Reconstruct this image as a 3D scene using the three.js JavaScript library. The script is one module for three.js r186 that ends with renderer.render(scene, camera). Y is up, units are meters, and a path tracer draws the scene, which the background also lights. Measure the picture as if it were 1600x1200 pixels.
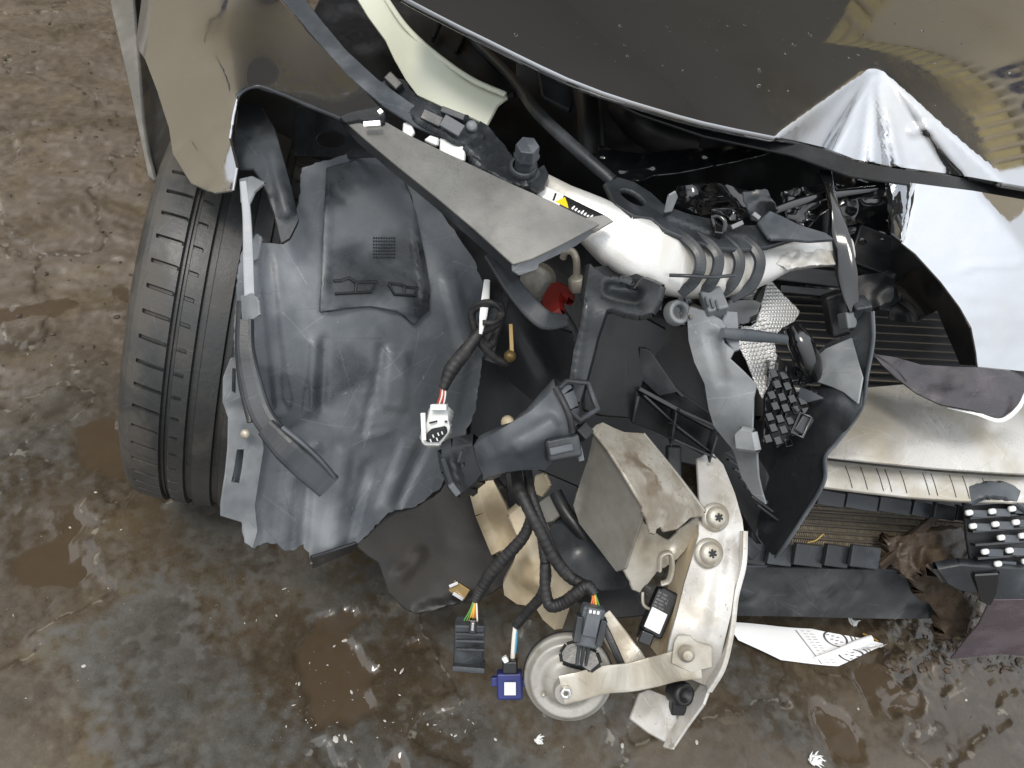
import * as THREE from 'three';
import { mergeGeometries } from 'three/addons/utils/BufferGeometryUtils.js';
import { RoundedBoxGeometry } from 'three/addons/geometries/RoundedBoxGeometry.js';
import { FontLoader } from 'three/addons/loaders/FontLoader.js';
import { TextGeometry } from 'three/addons/geometries/TextGeometry.js';

// ------------------------------------------------------------------ camera, sky, sun, exposure
const scene = new THREE.Scene();
const V = (x, y, z) => new THREE.Vector3(x, y, z);
const CAM = { C: V(-0.31, 1.28, 1.05), F: V(0.45452, -0.70711, -0.54168), R: V(0.86546, 0.20674, 0.45633), U: V(0.21069, 0.67621, -0.70594), f: 1286.704 };
const camera = new THREE.PerspectiveCamera(50, 4 / 3, 0.05, 200);
camera.position.copy(CAM.C); camera.up.copy(CAM.U); camera.lookAt(CAM.C.clone().add(CAM.F));
scene.add(camera);
const renderer = new THREE.WebGLRenderer();
renderer.toneMapping = THREE.LinearToneMapping;
renderer.toneMappingExposure = 1.35;
renderer.shadowMap.enabled = true;
{ // overcast sky, three times brighter overhead than at the horizon
  const w = 256, h = 128, a = new Float32Array(w * h * 4);
  for (let j = 0; j < h; j++) for (let i = 0; i < w; i++) {
    const el = ((j + 0.5) / h - 0.5) * Math.PI, k = (j * w + i) * 4;
    const up = Math.max(0, Math.sin(el)), g = el < 0 ? 0.22 : 0.55 + 1.1 * up;
    a[k] = g * 0.97; a[k + 1] = g * 1.0; a[k + 2] = g * 1.05; a[k + 3] = 1;
  }
  const t = new THREE.DataTexture(a, w, h, THREE.RGBAFormat, THREE.FloatType);
  t.mapping = THREE.EquirectangularReflectionMapping; t.magFilter = THREE.LinearFilter; t.minFilter = THREE.LinearFilter; t.needsUpdate = true;
  scene.background = t; scene.environment = t;
}
const sun = new THREE.DirectionalLight(0xfff6ea, 1.4);
sun.position.set(-2.0, 5.6, 1.3); sun.target.position.set(0.4, 0.4, 0.3);
sun.castShadow = true; sun.shadow.radius = 24; sun.shadow.mapSize.set(2048, 2048);
Object.assign(sun.shadow.camera, { left: -3, right: 3, top: 3, bottom: -3, near: 0.5, far: 14 });
scene.add(sun, sun.target);

// ------------------------------------------------------------------ helpers
let seed = 7; const rnd = () => { seed = (seed * 1664525 + 1013904223) >>> 0; return seed / 4294967296; };
const hash = (x, y, s) => { let h = (x * 374761393 + y * 668265263 + s * 982451653) | 0; h = Math.imul(h ^ (h >>> 13), 1274126177); h ^= h >>> 16; return (h >>> 0) / 4294967296; };
const sm = (a, b, x) => { x = Math.min(1, Math.max(0, (x - a) / (b - a))); return x * x * (3 - 2 * x); };
const lerp = (a, b, t) => a + (b - a) * t;
function vn(x, y, s, p = 0) {
  const xi = Math.floor(x), yi = Math.floor(y); let fx = x - xi, fy = y - yi; fx = fx * fx * (3 - 2 * fx); fy = fy * fy * (3 - 2 * fy);
  const q = p ? (v => ((v % p) + p) % p) : (v => v);
  const a = hash(q(xi), q(yi), s), b = hash(q(xi + 1), q(yi), s), c = hash(q(xi), q(yi + 1), s), d = hash(q(xi + 1), q(yi + 1), s);
  return a + (b - a) * fx + (c - a) * fy + (a - b - c + d) * fx * fy;
}
function fbm(x, y, s, o = 4, p = 0) { let v = 0, a = 0.5, t = 0; for (let i = 0; i < o; i++) { v += a * vn(x, y, s + i * 17, p); t += a; x *= 2; y *= 2; p *= 2; a *= 0.5; } return v / t; }
const ray = (px, py) => CAM.F.clone().addScaledVector(CAM.R, (px - 800) / CAM.f).addScaledVector(CAM.U, -(py - 600) / CAM.f);
const P = (px, py, d) => CAM.C.clone().addScaledVector(ray(px, py), d);          // the point d metres in front of the lens plane
const onY = (px, py, y = 0) => { const r = ray(px, py); return CAM.C.clone().addScaledVector(r, (y - CAM.C.y) / r.y); };
const TOCAM = CAM.F.clone().negate();

// thin-plate spline through control points [px, py, value]
function spline(pts) {
  const n = pts.length, m = n + 3, A = [], K = 1 / 200, phi = r2 => (r2 < 1e-12 ? 0 : 0.5 * r2 * Math.log(r2));
  if (n < 3) { const d = pts.reduce((s, p) => s + p[2], 0) / n; return () => d; }
  for (let i = 0; i < m; i++) A.push(new Float64Array(m + 1));
  for (let i = 0; i < n; i++) {
    for (let j = 0; j < n; j++) A[i][j] = phi(((pts[i][0] - pts[j][0]) * K) ** 2 + ((pts[i][1] - pts[j][1]) * K) ** 2);
    A[i][i] += 1e-4; A[i][n] = A[n][i] = 1; A[i][n + 1] = A[n + 1][i] = pts[i][0] * K; A[i][n + 2] = A[n + 2][i] = pts[i][1] * K; A[i][m] = pts[i][2];
  }
  for (let c = 0; c < m; c++) {
    let p = c; for (let r = c + 1; r < m; r++) if (Math.abs(A[r][c]) > Math.abs(A[p][c])) p = r;
    [A[c], A[p]] = [A[p], A[c]]; if (Math.abs(A[c][c]) < 1e-12) A[c][c] = 1e-12;
    for (let r = 0; r < m; r++) if (r !== c) { const f = A[r][c] / A[c][c]; if (f) for (let k = c; k <= m; k++) A[r][k] -= f * A[c][k]; }
  }
  const w = A.map((r, i) => r[m] / r[i]);
  return (x, y) => { let s = w[n] + w[n + 1] * x * K + w[n + 2] * y * K; for (let i = 0; i < n; i++) s += w[i] * phi(((x - pts[i][0]) * K) ** 2 + ((y - pts[i][1]) * K) ** 2); return s; };
}
const inside = (x, y, poly) => { let c = false; for (let i = 0, j = poly.length - 1; i < poly.length; j = i++) { const a = poly[i], b = poly[j]; if ((a[1] > y) !== (b[1] > y) && x < ((b[0] - a[0]) * (y - a[1])) / (b[1] - a[1]) + a[0]) c = !c; } return c; };
function resample(poly, step, closed = true) {
  const out = []; const n = poly.length;
  for (let i = 0; i < (closed ? n : n - 1); i++) {
    const a = poly[i], b = poly[(i + 1) % n], L = Math.hypot(b[0] - a[0], b[1] - a[1]), k = Math.max(1, Math.round(L / step));
    for (let j = 0; j < k; j++) out.push([lerp(a[0], b[0], j / k), lerp(a[1], b[1], j / k)]);
  }
  return out;
}
function rounded(poly) { // smooth closed outline
  const c = new THREE.CatmullRomCurve3(poly.map(p => V(p[0], p[1], 0)), true, 'centripetal');
  return c.getPoints(poly.length * 6).slice(0, -1).map(p => [p.x, p.y]);
}
function delaunay(pts) {
  const n = pts.length, idx = [...pts.keys()].sort((a, b) => pts[a][0] - pts[b][0]);
  const all = pts.concat([[-1e5, -1e5], [1e5, -1e5], [0, 2e5]]);
  const circ = (i, j, k) => {
    const [ax, ay] = all[i], bx = all[j][0] - ax, by = all[j][1] - ay, cx = all[k][0] - ax, cy = all[k][1] - ay, D = 2 * (bx * cy - by * cx) || 1e-12;
    const ux = (cy * (bx * bx + by * by) - by * (cx * cx + cy * cy)) / D, uy = (bx * (cx * cx + cy * cy) - cx * (bx * bx + by * by)) / D;
    return { i, j, k, x: ax + ux, y: ay + uy, r: ux * ux + uy * uy };
  };
  let open = [circ(n, n + 1, n + 2)]; const done = [];
  for (const p of idx) {
    const [x, y] = all[p], edges = new Map(), keep = [];
    for (const t of open) {
      const dx = x - t.x, dy = y - t.y;
      if (dx > 0 && dx * dx > t.r) { done.push(t); continue; }
      if (dx * dx + dy * dy > t.r * (1 + 1e-12)) { keep.push(t); continue; }
      for (const [a, b] of [[t.i, t.j], [t.j, t.k], [t.k, t.i]]) { const key = a < b ? a * 1e6 + b : b * 1e6 + a; if (edges.has(key)) edges.set(key, null); else edges.set(key, [a, b]); }
    }
    for (const e of edges.values()) if (e) keep.push(circ(e[0], e[1], p));
    open = keep;
  }
  return done.concat(open).filter(t => t.i < n && t.j < n && t.k < n).map(t => [t.i, t.j, t.k]);
}
// a panel with an outline, a curved surface (depth from control points) and real thickness
function sheetGeo(outline, ctrl, o = {}) {
  const { res = 12, th = 0.003, bump = null, holes = [], smooth = false, dfn = null, rag = 0 } = o;
  const cp = (ctrl || []).concat(outline.filter(p => p.length > 2));
  const D0 = dfn || spline(cp), D = bump ? (x, y) => D0(x, y) + bump(x, y) : D0;
  let poly = smooth ? rounded(outline) : outline; poly = resample(poly, res);
  if (rag) poly = poly.map(([x, y], i) => [x + (hash(i, 3, 11) - 0.5) * rag, y + (hash(i, 5, 12) - 0.5) * rag]);
  const hp = holes.map(h => resample(h, res * 0.7));
  const pts = poly.map(p => [p[0] + (hash(Math.round(p[0] * 7), 1, 3) - 0.5) * 0.02, p[1] + (hash(Math.round(p[1] * 7), 2, 3) - 0.5) * 0.02]);
  for (const h of hp) for (const p of h) pts.push([p[0] + (rnd() - 0.5) * 0.02, p[1] + (rnd() - 0.5) * 0.02]);
  const nb = pts.length;
  let x0 = 1e9, x1 = -1e9, y0 = 1e9, y1 = -1e9; for (const p of poly) { x0 = Math.min(x0, p[0]); x1 = Math.max(x1, p[0]); y0 = Math.min(y0, p[1]); y1 = Math.max(y1, p[1]); }
  const cell = new Map(), ck = (x, y) => Math.floor(x / res) * 4096 + Math.floor(y / res);
  for (let i = 0; i < nb; i++) { const k = ck(pts[i][0], pts[i][1]); (cell.get(k) || cell.set(k, []).get(k)).push(i); }
  let row = 0;
  for (let y = y0; y < y1; y += res * 0.87, row++) for (let x = x0 + (row & 1 ? res / 2 : 0); x < x1; x += res) {
    const jx = x + (rnd() - 0.5) * res * 0.1, jy = y + (rnd() - 0.5) * res * 0.1;
    if (!inside(jx, jy, poly) || hp.some(h => inside(jx, jy, h))) continue;
    let near = false;
    for (let a = -1; a <= 1 && !near; a++) for (let b = -1; b <= 1 && !near; b++) for (const i of cell.get(ck(jx + a * res, jy + b * res)) || []) if (Math.hypot(pts[i][0] - jx, pts[i][1] - jy) < res * 0.55) { near = true; break; }
    if (!near) pts.push([jx, jy]);
  }
  const tris = delaunay(pts).filter(t => { const cx = (pts[t[0]][0] + pts[t[1]][0] + pts[t[2]][0]) / 3, cy = (pts[t[0]][1] + pts[t[1]][1] + pts[t[2]][1]) / 3; return inside(cx, cy, poly) && !hp.some(h => inside(cx, cy, h)); });
  const W = pts.map(p => P(p[0], p[1], D(p[0], p[1]))), N = W.map(() => V(0, 0, 0)), a = V(0, 0, 0), b = V(0, 0, 0);
  const mean = V(0, 0, 0);
  for (const t of tris) {
    a.subVectors(W[t[1]], W[t[0]]); b.subVectors(W[t[2]], W[t[0]]); const c = a.clone().cross(b);
    if (c.dot(V(0, 0, 0).subVectors(CAM.C, W[t[0]])) < 0) { const q = t[1]; t[1] = t[2]; t[2] = q; c.negate(); }
    for (const i of t) N[i].add(c); mean.add(c);
  }
  N.forEach(v => v.normalize()); mean.normalize();
  const e1 = V(0, 1, 0).cross(mean); if (e1.length() < 0.2) e1.set(1, 0, 0); e1.normalize(); const e2 = mean.clone().cross(e1);
  const pos = [], nor = [], uv = [], ind = [], n = W.length;
  const push = (p, nn) => { pos.push(p.x, p.y, p.z); nor.push(nn.x, nn.y, nn.z); uv.push(p.dot(e1), p.dot(e2)); return pos.length / 3 - 1; };
  for (let i = 0; i < n; i++) push(W[i], N[i]);
  const B = W.map((p, i) => p.clone().addScaledVector(N[i], -th));
  for (let i = 0; i < n; i++) push(B[i], N[i].clone().negate());
  const ec = new Map();
  for (const t of tris) {
    ind.push(t[0], t[1], t[2], t[0] + n, t[2] + n, t[1] + n);
    for (let k = 0; k < 3; k++) { const p = t[k], q = t[(k + 1) % 3], key = p < q ? p * 1e6 + q : q * 1e6 + p; if (ec.has(key)) ec.set(key, null); else ec.set(key, [p, q]); }
  }
  for (const e of ec.values()) if (e) { // rounded rim
    const [p, q] = e, dir = V(0, 0, 0).subVectors(W[q], W[p]).normalize(), out = dir.clone().cross(N[p]).normalize();
    const mp = W[p].clone().lerp(B[p], 0.5).addScaledVector(out, th * 0.35), mq = W[q].clone().lerp(B[q], 0.5).addScaledVector(out, th * 0.35);
    const nf = out.clone().add(N[p]).normalize(), nk = out.clone().sub(N[p]).normalize();
    const i0 = push(W[p], nf), i1 = push(W[q], nf), i2 = push(mp, out), i3 = push(mq, out), i4 = push(B[p], nk), i5 = push(B[q], nk);
    ind.push(i0, i2, i1, i1, i2, i3, i2, i4, i3, i3, i4, i5);
  }
  const g = new THREE.BufferGeometry();
  g.setAttribute('position', new THREE.Float32BufferAttribute(pos, 3)); g.setAttribute('normal', new THREE.Float32BufferAttribute(nor, 3)); g.setAttribute('uv', new THREE.Float32BufferAttribute(uv, 2)); g.setIndex(ind);
  return g;
}
// sweep of a superellipse (sq = 1 round, smaller = squarer) along points; w, t half sizes, the flat side turned to ref
function sweepGeo(pts, w, t = w, o = {}) {
  const { sides = 10, seg = Math.max(2, pts.length * 5), sq = 1, ref = TOCAM, straight = false, closed = false } = o;
  const curve = straight ? null : new THREE.CatmullRomCurve3(pts, closed, 'centripetal');
  const n = straight ? pts.length - 1 : seg, pos = [], uv = [], ind = [];
  const at = (arr, u) => { if (typeof arr === 'number') return arr; const x = u * (arr.length - 1), i = Math.min(arr.length - 2, Math.floor(x)); return lerp(arr[i], arr[i + 1], x - i); };
  let len = 0, prev = null; const centers = [];
  for (let i = 0; i <= n; i++) {
    const u = i / n, c = straight ? pts[i] : curve.getPoint(u);
    const T = straight ? (i === 0 ? pts[1].clone().sub(pts[0]) : i === n ? pts[n].clone().sub(pts[n - 1]) : pts[i + 1].clone().sub(pts[i - 1])).normalize() : curve.getTangent(u);
    const r = typeof ref === 'function' ? ref(u) : ref;
    const wx = T.clone().cross(r).normalize(), tx = wx.clone().cross(T).normalize();
    if (prev) len += c.distanceTo(prev); prev = c; centers.push(c);
    const wr = o.wrap ? 1 + 0.1 * (((u * o.wrap) % 1) - 0.5) : 1, W = at(w, u) * wr, H = at(t, u) * wr;
    for (let j = 0; j <= sides; j++) {
      const a = (j / sides + 0.5 / sides) * Math.PI * 2, ca = Math.cos(a), sa = Math.sin(a);
      const x = Math.sign(ca) * Math.abs(ca) ** sq * W, y = Math.sign(sa) * Math.abs(sa) ** sq * H, p = c.clone().addScaledVector(wx, x).addScaledVector(tx, y);
      pos.push(p.x, p.y, p.z); uv.push(len, (j / sides) * 4 * Math.max(W, H));
    }
  }
  const s1 = sides + 1;
  for (let i = 0; i < n; i++) for (let j = 0; j < sides; j++) { const a = i * s1 + j; ind.push(a, a + 1, a + s1, a + 1, a + s1 + 1, a + s1); }
  for (const [i, f] of [[0, 1], [n, 0]]) { const c = centers[i], k = pos.length / 3; pos.push(c.x, c.y, c.z); uv.push(0, 0); for (let j = 0; j <= sides; j++) { const q = (i * s1 + j) * 3; pos.push(pos[q], pos[q + 1], pos[q + 2]); uv.push(0, 0); } for (let j = 0; j < sides; j++) f ? ind.push(k, k + 2 + j, k + 1 + j) : ind.push(k, k + 1 + j, k + 2 + j); }
  const g = new THREE.BufferGeometry(); g.setAttribute('position', new THREE.Float32BufferAttribute(pos, 3)); g.setAttribute('uv', new THREE.Float32BufferAttribute(uv, 2)); g.setIndex(ind);
  if (sq < 0.6 || o.flat) { const ng = g.toNonIndexed(); ng.computeVertexNormals(); return ng; }
  g.computeVertexNormals(); return g;
}
const pts3 = a => a.map(p => P(p[0], p[1], p[2]));
// rounded box from (ax,ay) to (bx,by): wpx wide in pixels at that distance, t metres thick towards the lens
function boxGeo(ax, ay, da, bx, by, db, wpx, t, o = {}) {
  const A = P(ax, ay, da), B = P(bx, by, db), L = A.distanceTo(B), T = B.clone().sub(A).normalize(), ref = o.ref || TOCAM;
  const wx = T.clone().cross(ref).normalize(), tx = wx.clone().cross(T).normalize(), w = wpx * (da + db) / 2 / CAM.f;
  const g = new RoundedBoxGeometry(w, L, t, 2, Math.min(w, t, L) * (o.r ?? 0.16)); { const u = g.attributes.uv, ox = hash(Math.round(ax), Math.round(ay), 8); for (let i = 0; i < u.count; i++) u.setXY(i, ox + u.getX(i) * L, ox + u.getY(i) * L); }
  g.applyMatrix4(new THREE.Matrix4().makeBasis(wx, T, tx)); const m = A.add(B).multiplyScalar(0.5); g.translate(m.x, m.y, m.z); return g;
}
function latheGeo(c, axis, prof, sides = 32) { // prof: [radius, height along axis]
  const g = new THREE.LatheGeometry(prof.map(p => new THREE.Vector2(p[0], p[1])), sides); { const u = g.attributes.uv, q = Math.max(...prof.map(p => p[0])); for (let i = 0; i < u.count; i++) u.setXY(i, u.getX(i) * 6.283 * q, u.getY(i) * q * 2); }
  g.applyQuaternion(new THREE.Quaternion().setFromUnitVectors(V(0, 1, 0), axis.clone().normalize())); g.translate(c.x, c.y, c.z); return g;
}
const strip = g => { const q = g.index ? g.toNonIndexed() : g; for (const k of Object.keys(q.attributes)) if (!['position', 'normal', 'uv'].includes(k)) q.deleteAttribute(k); return q; };
const merge = a => mergeGeometries(a.map(strip));

const used = {}; const numbered = n => { used[n] = (used[n] ?? -1) + 1; return used[n] ? `${n}_${String(used[n]).padStart(3, '0')}` : n; };
const origin = new Map();
function thing(name, label, category, base, group) {
  const g = new THREE.Group(); g.name = numbered(name); g.position.copy(base); g.userData = { label, category }; if (group) g.userData.group = group;
  scene.add(g); origin.set(g, base.clone()); return g;
}
function part(parent, name, geo, mat, label) { // geo in world coordinates
  const o = origin.get(parent), g = Array.isArray(geo) ? merge(geo) : geo; g.translate(-o.x, -o.y, -o.z);
  const m = new THREE.Mesh(g, mat); m.name = name; m.castShadow = m.receiveShadow = true; parent.add(m); origin.set(m, o); if (label) m.userData.label = label; return m;
}
function solo(name, geo, mat, base, label, category, group) {
  const g = Array.isArray(geo) ? merge(geo) : geo; g.translate(-base.x, -base.y, -base.z);
  const m = new THREE.Mesh(g, mat); m.name = numbered(name); m.position.copy(base); m.castShadow = m.receiveShadow = true; m.userData = { label, category }; if (group) m.userData.group = group; scene.add(m); origin.set(m, base.clone()); return m;
}
function structure(name, geo, mat) { const m = new THREE.Mesh(geo, mat); m.name = name; m.userData.kind = 'structure'; m.castShadow = m.receiveShadow = true; scene.add(m); origin.set(m, V(0, 0, 0)); return m; }
const sheet = (parent, name, mat, outline, ctrl, o = {}) => part(parent, name, sheetGeo(outline, ctrl, o), mat, o.label);
const bar = (parent, name, mat, pts, w, t, o) => part(parent, name, sweepGeo(pts3(pts), w, t, o), mat, o && o.label);

// ------------------------------------------------------------------ materials
function tex(w, h, fn, srgb, rx = 1, ry = rx) {
  const a = new Uint8Array(w * h * 4);
  for (let j = 0; j < h; j++) for (let i = 0; i < w; i++) { const c = fn(i / w, j / h), k = (j * w + i) * 4; a[k] = c[0]; a[k + 1] = c[1]; a[k + 2] = c[2]; a[k + 3] = 255; }
  const t = new THREE.DataTexture(a, w, h); t.wrapS = t.wrapT = THREE.RepeatWrapping; t.magFilter = THREE.LinearFilter; t.minFilter = THREE.LinearMipmapLinearFilter; t.generateMipmaps = true;
  if (srgb) t.colorSpace = THREE.SRGBColorSpace; t.repeat.set(rx, ry); t.needsUpdate = true; return t;
}
const hex = h => [(h >> 16) & 255, (h >> 8) & 255, h & 255];
const mix3 = (a, b, t) => [lerp(a[0], b[0], t), lerp(a[1], b[1], t), lerp(a[2], b[2], t)];
// surface with two colours in patches, fine grain and scratches; size = metres per repeat
function worn(base, dirt, o = {}) {
  const { size = 0.35, amount = 0.5, grain = 18, s = 1, rough = [0.35, 0.7], metal = 0, scratch = 0, bump = 0.0004, px = 352, spots = 0, stain = null, stainAmt = 0.35 } = o;
  const A = hex(base), B = hex(dirt), cell = new Float32Array(px * px), fine = new Float32Array(px * px), scr = new Float32Array(px * px);
  for (let j = 0; j < px; j++) for (let i = 0; i < px; i++) {
    const u = i / px, v = j / px, q = fbm(u * 5 + 0.3 * vn(u * 8, v * 8, s, 8), v * 5, s, 5, 5), f = hash(i, j, s + 9);
    cell[j * px + i] = sm(1 - amount - 0.18, 1 - amount + 0.22, q); fine[j * px + i] = 0.6 * fbm(u * 40, v * 40, s + 5, 3, 40) + 0.4 * f;
    if (spots && vn(u * 90, v * 90, s + 31, 90) > 1 - spots) cell[j * px + i] = 1;
  }
  for (let k = 0; k < scratch; k++) { let x = rnd() * px, y = rnd() * px, an = rnd() * 6.28; const L = 20 + rnd() * 120, c = rnd() > 0.5 ? 1 : -0.6; for (let q = 0; q < L; q++) { scr[(((y | 0) % px) + px) % px * px + (((x | 0) % px) + px) % px] = c * (1 - q / L); x += Math.cos(an); y += Math.sin(an); an += (rnd() - 0.5) * 0.05; } }
  const st = stain == null ? null : new Float32Array(px * px); if (st) for (let j = 0; j < px; j++) for (let i = 0; i < px; i++) { const u = i / px, v = j / px, w = 0.5 * vn(u * 12, v * 12, s + 61, 12); st[j * px + i] = sm(1 - stainAmt - 0.12, 1 - stainAmt + 0.06, fbm(u * 4 + w, v * 4 - w, s + 63, 5, 4)); }
  const at = (a, u, v) => a[Math.min(px - 1, (v * px) | 0) * px + Math.min(px - 1, (u * px) | 0)];
  const map = tex(px, px, (u, v) => { let c = mix3(A, B, at(cell, u, v)); if (st) c = mix3(c, hex(stain), at(st, u, v) * 0.85); const g = (at(fine, u, v) - 0.5) * grain + at(scr, u, v) * 26; return c.map(x => Math.max(0, Math.min(255, x + g))); }, true, 1 / size);
  const rmap = tex(px, px, (u, v) => { const r = lerp(rough[0], rough[1], at(cell, u, v)) * (st ? 1 - 0.35 * at(st, u, v) : 1) + (at(fine, u, v) - 0.5) * 0.15; const c = Math.max(0, Math.min(1, r)) * 255; return [c, c, c]; }, false, 1 / size);
  const m = new THREE.MeshStandardMaterial({ map, roughnessMap: rmap, roughness: 1, metalness: metal });
  if (bump) { m.bumpMap = tex(px, px, (u, v) => { const c = Math.max(0, Math.min(255, 128 + (at(fine, u, v) - 0.5) * 160 + at(cell, u, v) * 50 - Math.abs(at(scr, u, v)) * 60)); return [c, c, c]; }, false, 1 / size); m.bumpScale = bump; }
  return m;
}
const plain = (h, rough, metal = 0, o = {}) => new THREE.MeshPhysicalMaterial(Object.assign({ color: h, roughness: rough, metalness: metal }, o));
const M = {
  paint: worn(0xb4b6b9, 0xaaa9a4, { size: 0.6, amount: 0.4, s: 2, rough: [0.05, 0.16], metal: 0.95, grain: 3, bump: 0 }),
  liner: worn(0x50555a, 0x7c8083, { size: 0.5, amount: 0.52, s: 3, rough: [0.36, 0.52], scratch: 150, grain: 16, px: 512, spots: 0.02, stain: 0x35393c, stainAmt: 0.37 }),
  linerWet: worn(0x26292c, 0x5a5f63, { size: 0.33, amount: 0.56, s: 8, rough: [0.25, 0.5], grain: 9 }),
  plastic: worn(0x222528, 0x3f4347, { size: 0.3, amount: 0.4, s: 5, rough: [0.34, 0.6], scratch: 70, grain: 9 }),
  black: worn(0x141517, 0x212326, { size: 0.25, amount: 0.35, s: 11, rough: [0.42, 0.65], scratch: 30, grain: 7 }),
  gloss: plain(0x0c0d0f, 0.16, 0, { clearcoat: 0.6, clearcoatRoughness: 0.12 }),
  grey: worn(0x696d70, 0x8a8d8f, { size: 0.3, amount: 0.4, s: 21, rough: [0.45, 0.65], scratch: 60, grain: 11 }),
  trim: worn(0x70706d, 0x878580, { size: 0.4, amount: 0.45, s: 25, rough: [0.3, 0.5], grain: 10, metal: 0.25 }),
  slate: worn(0x3e4348, 0x5b5f63, { size: 0.3, amount: 0.4, s: 27, rough: [0.4, 0.6], grain: 9, scratch: 30 }),
  rubber: worn(0x2e2f2f, 0x45423d, { size: 0.22, amount: 0.4, s: 31, rough: [0.42, 0.7], grain: 14, spots: 0.02, scratch: 60 }),
  alu: worn(0xc3c1bc, 0x9c968a, { size: 0.3, amount: 0.35, s: 41, rough: [0.35, 0.6], metal: 0.3, scratch: 80, grain: 16, spots: 0.06 }),
  tubeAlu: worn(0xc6c6c3, 0xaaa599, { size: 0.25, amount: 0.3, s: 44, rough: [0.35, 0.5], metal: 0.35, scratch: 60, grain: 8 }),
  beam: worn(0xbdbbb5, 0xa8a294, { size: 0.3, amount: 0.4, s: 45, rough: [0.3, 0.45], metal: 0.45, scratch: 120, grain: 10 }),
  castDirty: worn(0xaaa69c, 0x827a6d, { size: 0.18, amount: 0.5, s: 47, rough: [0.4, 0.7], metal: 0.4, grain: 24, spots: 0.12, scratch: 40, stain: 0x6a5d4b, stainAmt: 0.3 }),
  castGrey: worn(0x87857e, 0x6f6a5f, { size: 0.25, amount: 0.45, s: 49, rough: [0.45, 0.7], metal: 0.4, grain: 14 }),
  hornSteel: worn(0x9f9d96, 0x827d72, { size: 0.12, amount: 0.35, s: 50, rough: [0.4, 0.6], metal: 0.35, grain: 9, px: 256 }),
  light: worn(0x8f9396, 0xa6a9aa, { size: 0.2, amount: 0.4, s: 52, rough: [0.4, 0.55], grain: 8, px: 256 }),
  shield: worn(0x1b1a1a, 0x2c2926, { size: 0.3, amount: 0.45, s: 54, rough: [0.5, 0.75], grain: 10 }),
  steel: worn(0xb9b5aa, 0x958d7d, { size: 0.2, amount: 0.45, s: 51, rough: [0.35, 0.6], metal: 0.45, scratch: 60, grain: 9 }),
  cream: worn(0xc2b59b, 0x8f7f63, { size: 0.3, amount: 0.4, s: 53, rough: [0.5, 0.7], grain: 10 }),
  tank: new THREE.MeshPhysicalMaterial({ color: 0xdde1d0, roughness: 0.4, transmission: 0.25, thickness: 0 }),
  whitePlastic: plain(0xd8dad8, 0.45), silver: plain(0xc8c8c6, 0.3, 0.8), brass: plain(0x7d6a45, 0.4, 0.7), red: plain(0x6a130d, 0.5),
  navy: plain(0x232b66, 0.45), rustMud: worn(0x3a3128, 0x57493a, { size: 0.2, amount: 0.5, s: 61, rough: [0.25, 0.7], grain: 26, bump: 0.003 }),
  finBright: worn(0x7f7667, 0xa49a88, { size: 0.1, amount: 0.5, s: 65, rough: [0.5, 0.8], metal: 0.2, grain: 24, px: 256 }),
  valance: worn(0x3b3d40, 0x5b5e60, { size: 0.45, amount: 0.45, s: 69, rough: [0.38, 0.6], grain: 12, scratch: 70, stain: 0x25272a, stainAmt: 0.4 }),
  skin: worn(0x564d53, 0x6b6167, { size: 0.25, amount: 0.4, s: 68, rough: [0.2, 0.4], scratch: 120, grain: 9 }),
  fin: worn(0x4d483f, 0x746c60, { size: 0.1, amount: 0.5, s: 63, rough: [0.5, 0.8], metal: 0.3, grain: 20 }),
  dark: worn(0x1d1e20, 0x2b2a29, { size: 0.3, amount: 0.4, s: 64, rough: [0.55, 0.8], grain: 7, px: 256 }), plum: worn(0x302d31, 0x4a4448, { size: 0.25, amount: 0.4, s: 67, rough: [0.25, 0.5], scratch: 90, grain: 8 }),
  tape: worn(0x1b1b1c, 0x2c2a28, { size: 0.06, amount: 0.4, s: 71, rough: [0.5, 0.8], grain: 12 }),
  wRed: plain(0xa62a20, 0.5), wWhite: plain(0xd6d2c8, 0.5), wGreen: plain(0x3f7a2c, 0.5), wYellow: plain(0xc99a26, 0.5), wOrange: plain(0xb8601c, 0.5), wCyan: plain(0x4a93b5, 0.5),
};
M.foil = new THREE.MeshStandardMaterial({ color: 0xcfcfcc, metalness: 0.5, roughness: 0.42, bumpScale: 0.0016 });
M.foil.bumpMap = tex(256, 256, (u, v) => { // embossed cells of a heat shield
  let x = u * 12, y = v * 14; const r = Math.floor(y); x += (r & 1) * 0.5; const dx = x - Math.floor(x) - 0.5, dy = y - r - 0.5, d = Math.hypot(dx, dy); const c = 255 * sm(0.5, 0.2, d); return [c, c, c]; }, false, 1 / 0.075);

console.log('mat', performance.now() / 1000 | 0);
// ------------------------------------------------------------------ ground
const puddles = [[545, 1080, 0.07, 0.10], [100, 855, 0.05, 0.05], [60, 480, 0.1, 0.04], [165, 690, 0.04, 0.06], [1385, 1070, 0.045, 0.05], [1300, 1135, 0.03, 0.05]].map(([x, y, a, b]) => { const p = onY(x, y); return [p.x, p.z, a, b]; });
const pud = (x, z) => { let d = 9; for (const [a, b, rx, rz] of puddles) d = Math.min(d, Math.hypot((x - a) / rx, (z - b) / rz)); return d > 2.6 ? 0 : sm(1.1, 0.95, d + (fbm(x * 11, z * 11, 91, 4) - 0.5) * 2.6); };
const pileC = onY(1480, 1000), pile = (x, z) => { const d = Math.hypot((x - pileC.x) * 0.75, (z - pileC.z) * 1.5); return d > 0.3 ? 0 : sm(0.2, 0.05, d + (fbm(x * 18, z * 18, 85, 3) - 0.5) * 0.14); };
const clod = (x, z) => sm(0.05, -0.45, z + 0.25 * (x + 0.3) + (fbm(x * 3, z * 3, 77, 3) - 0.5) * 0.5);
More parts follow.
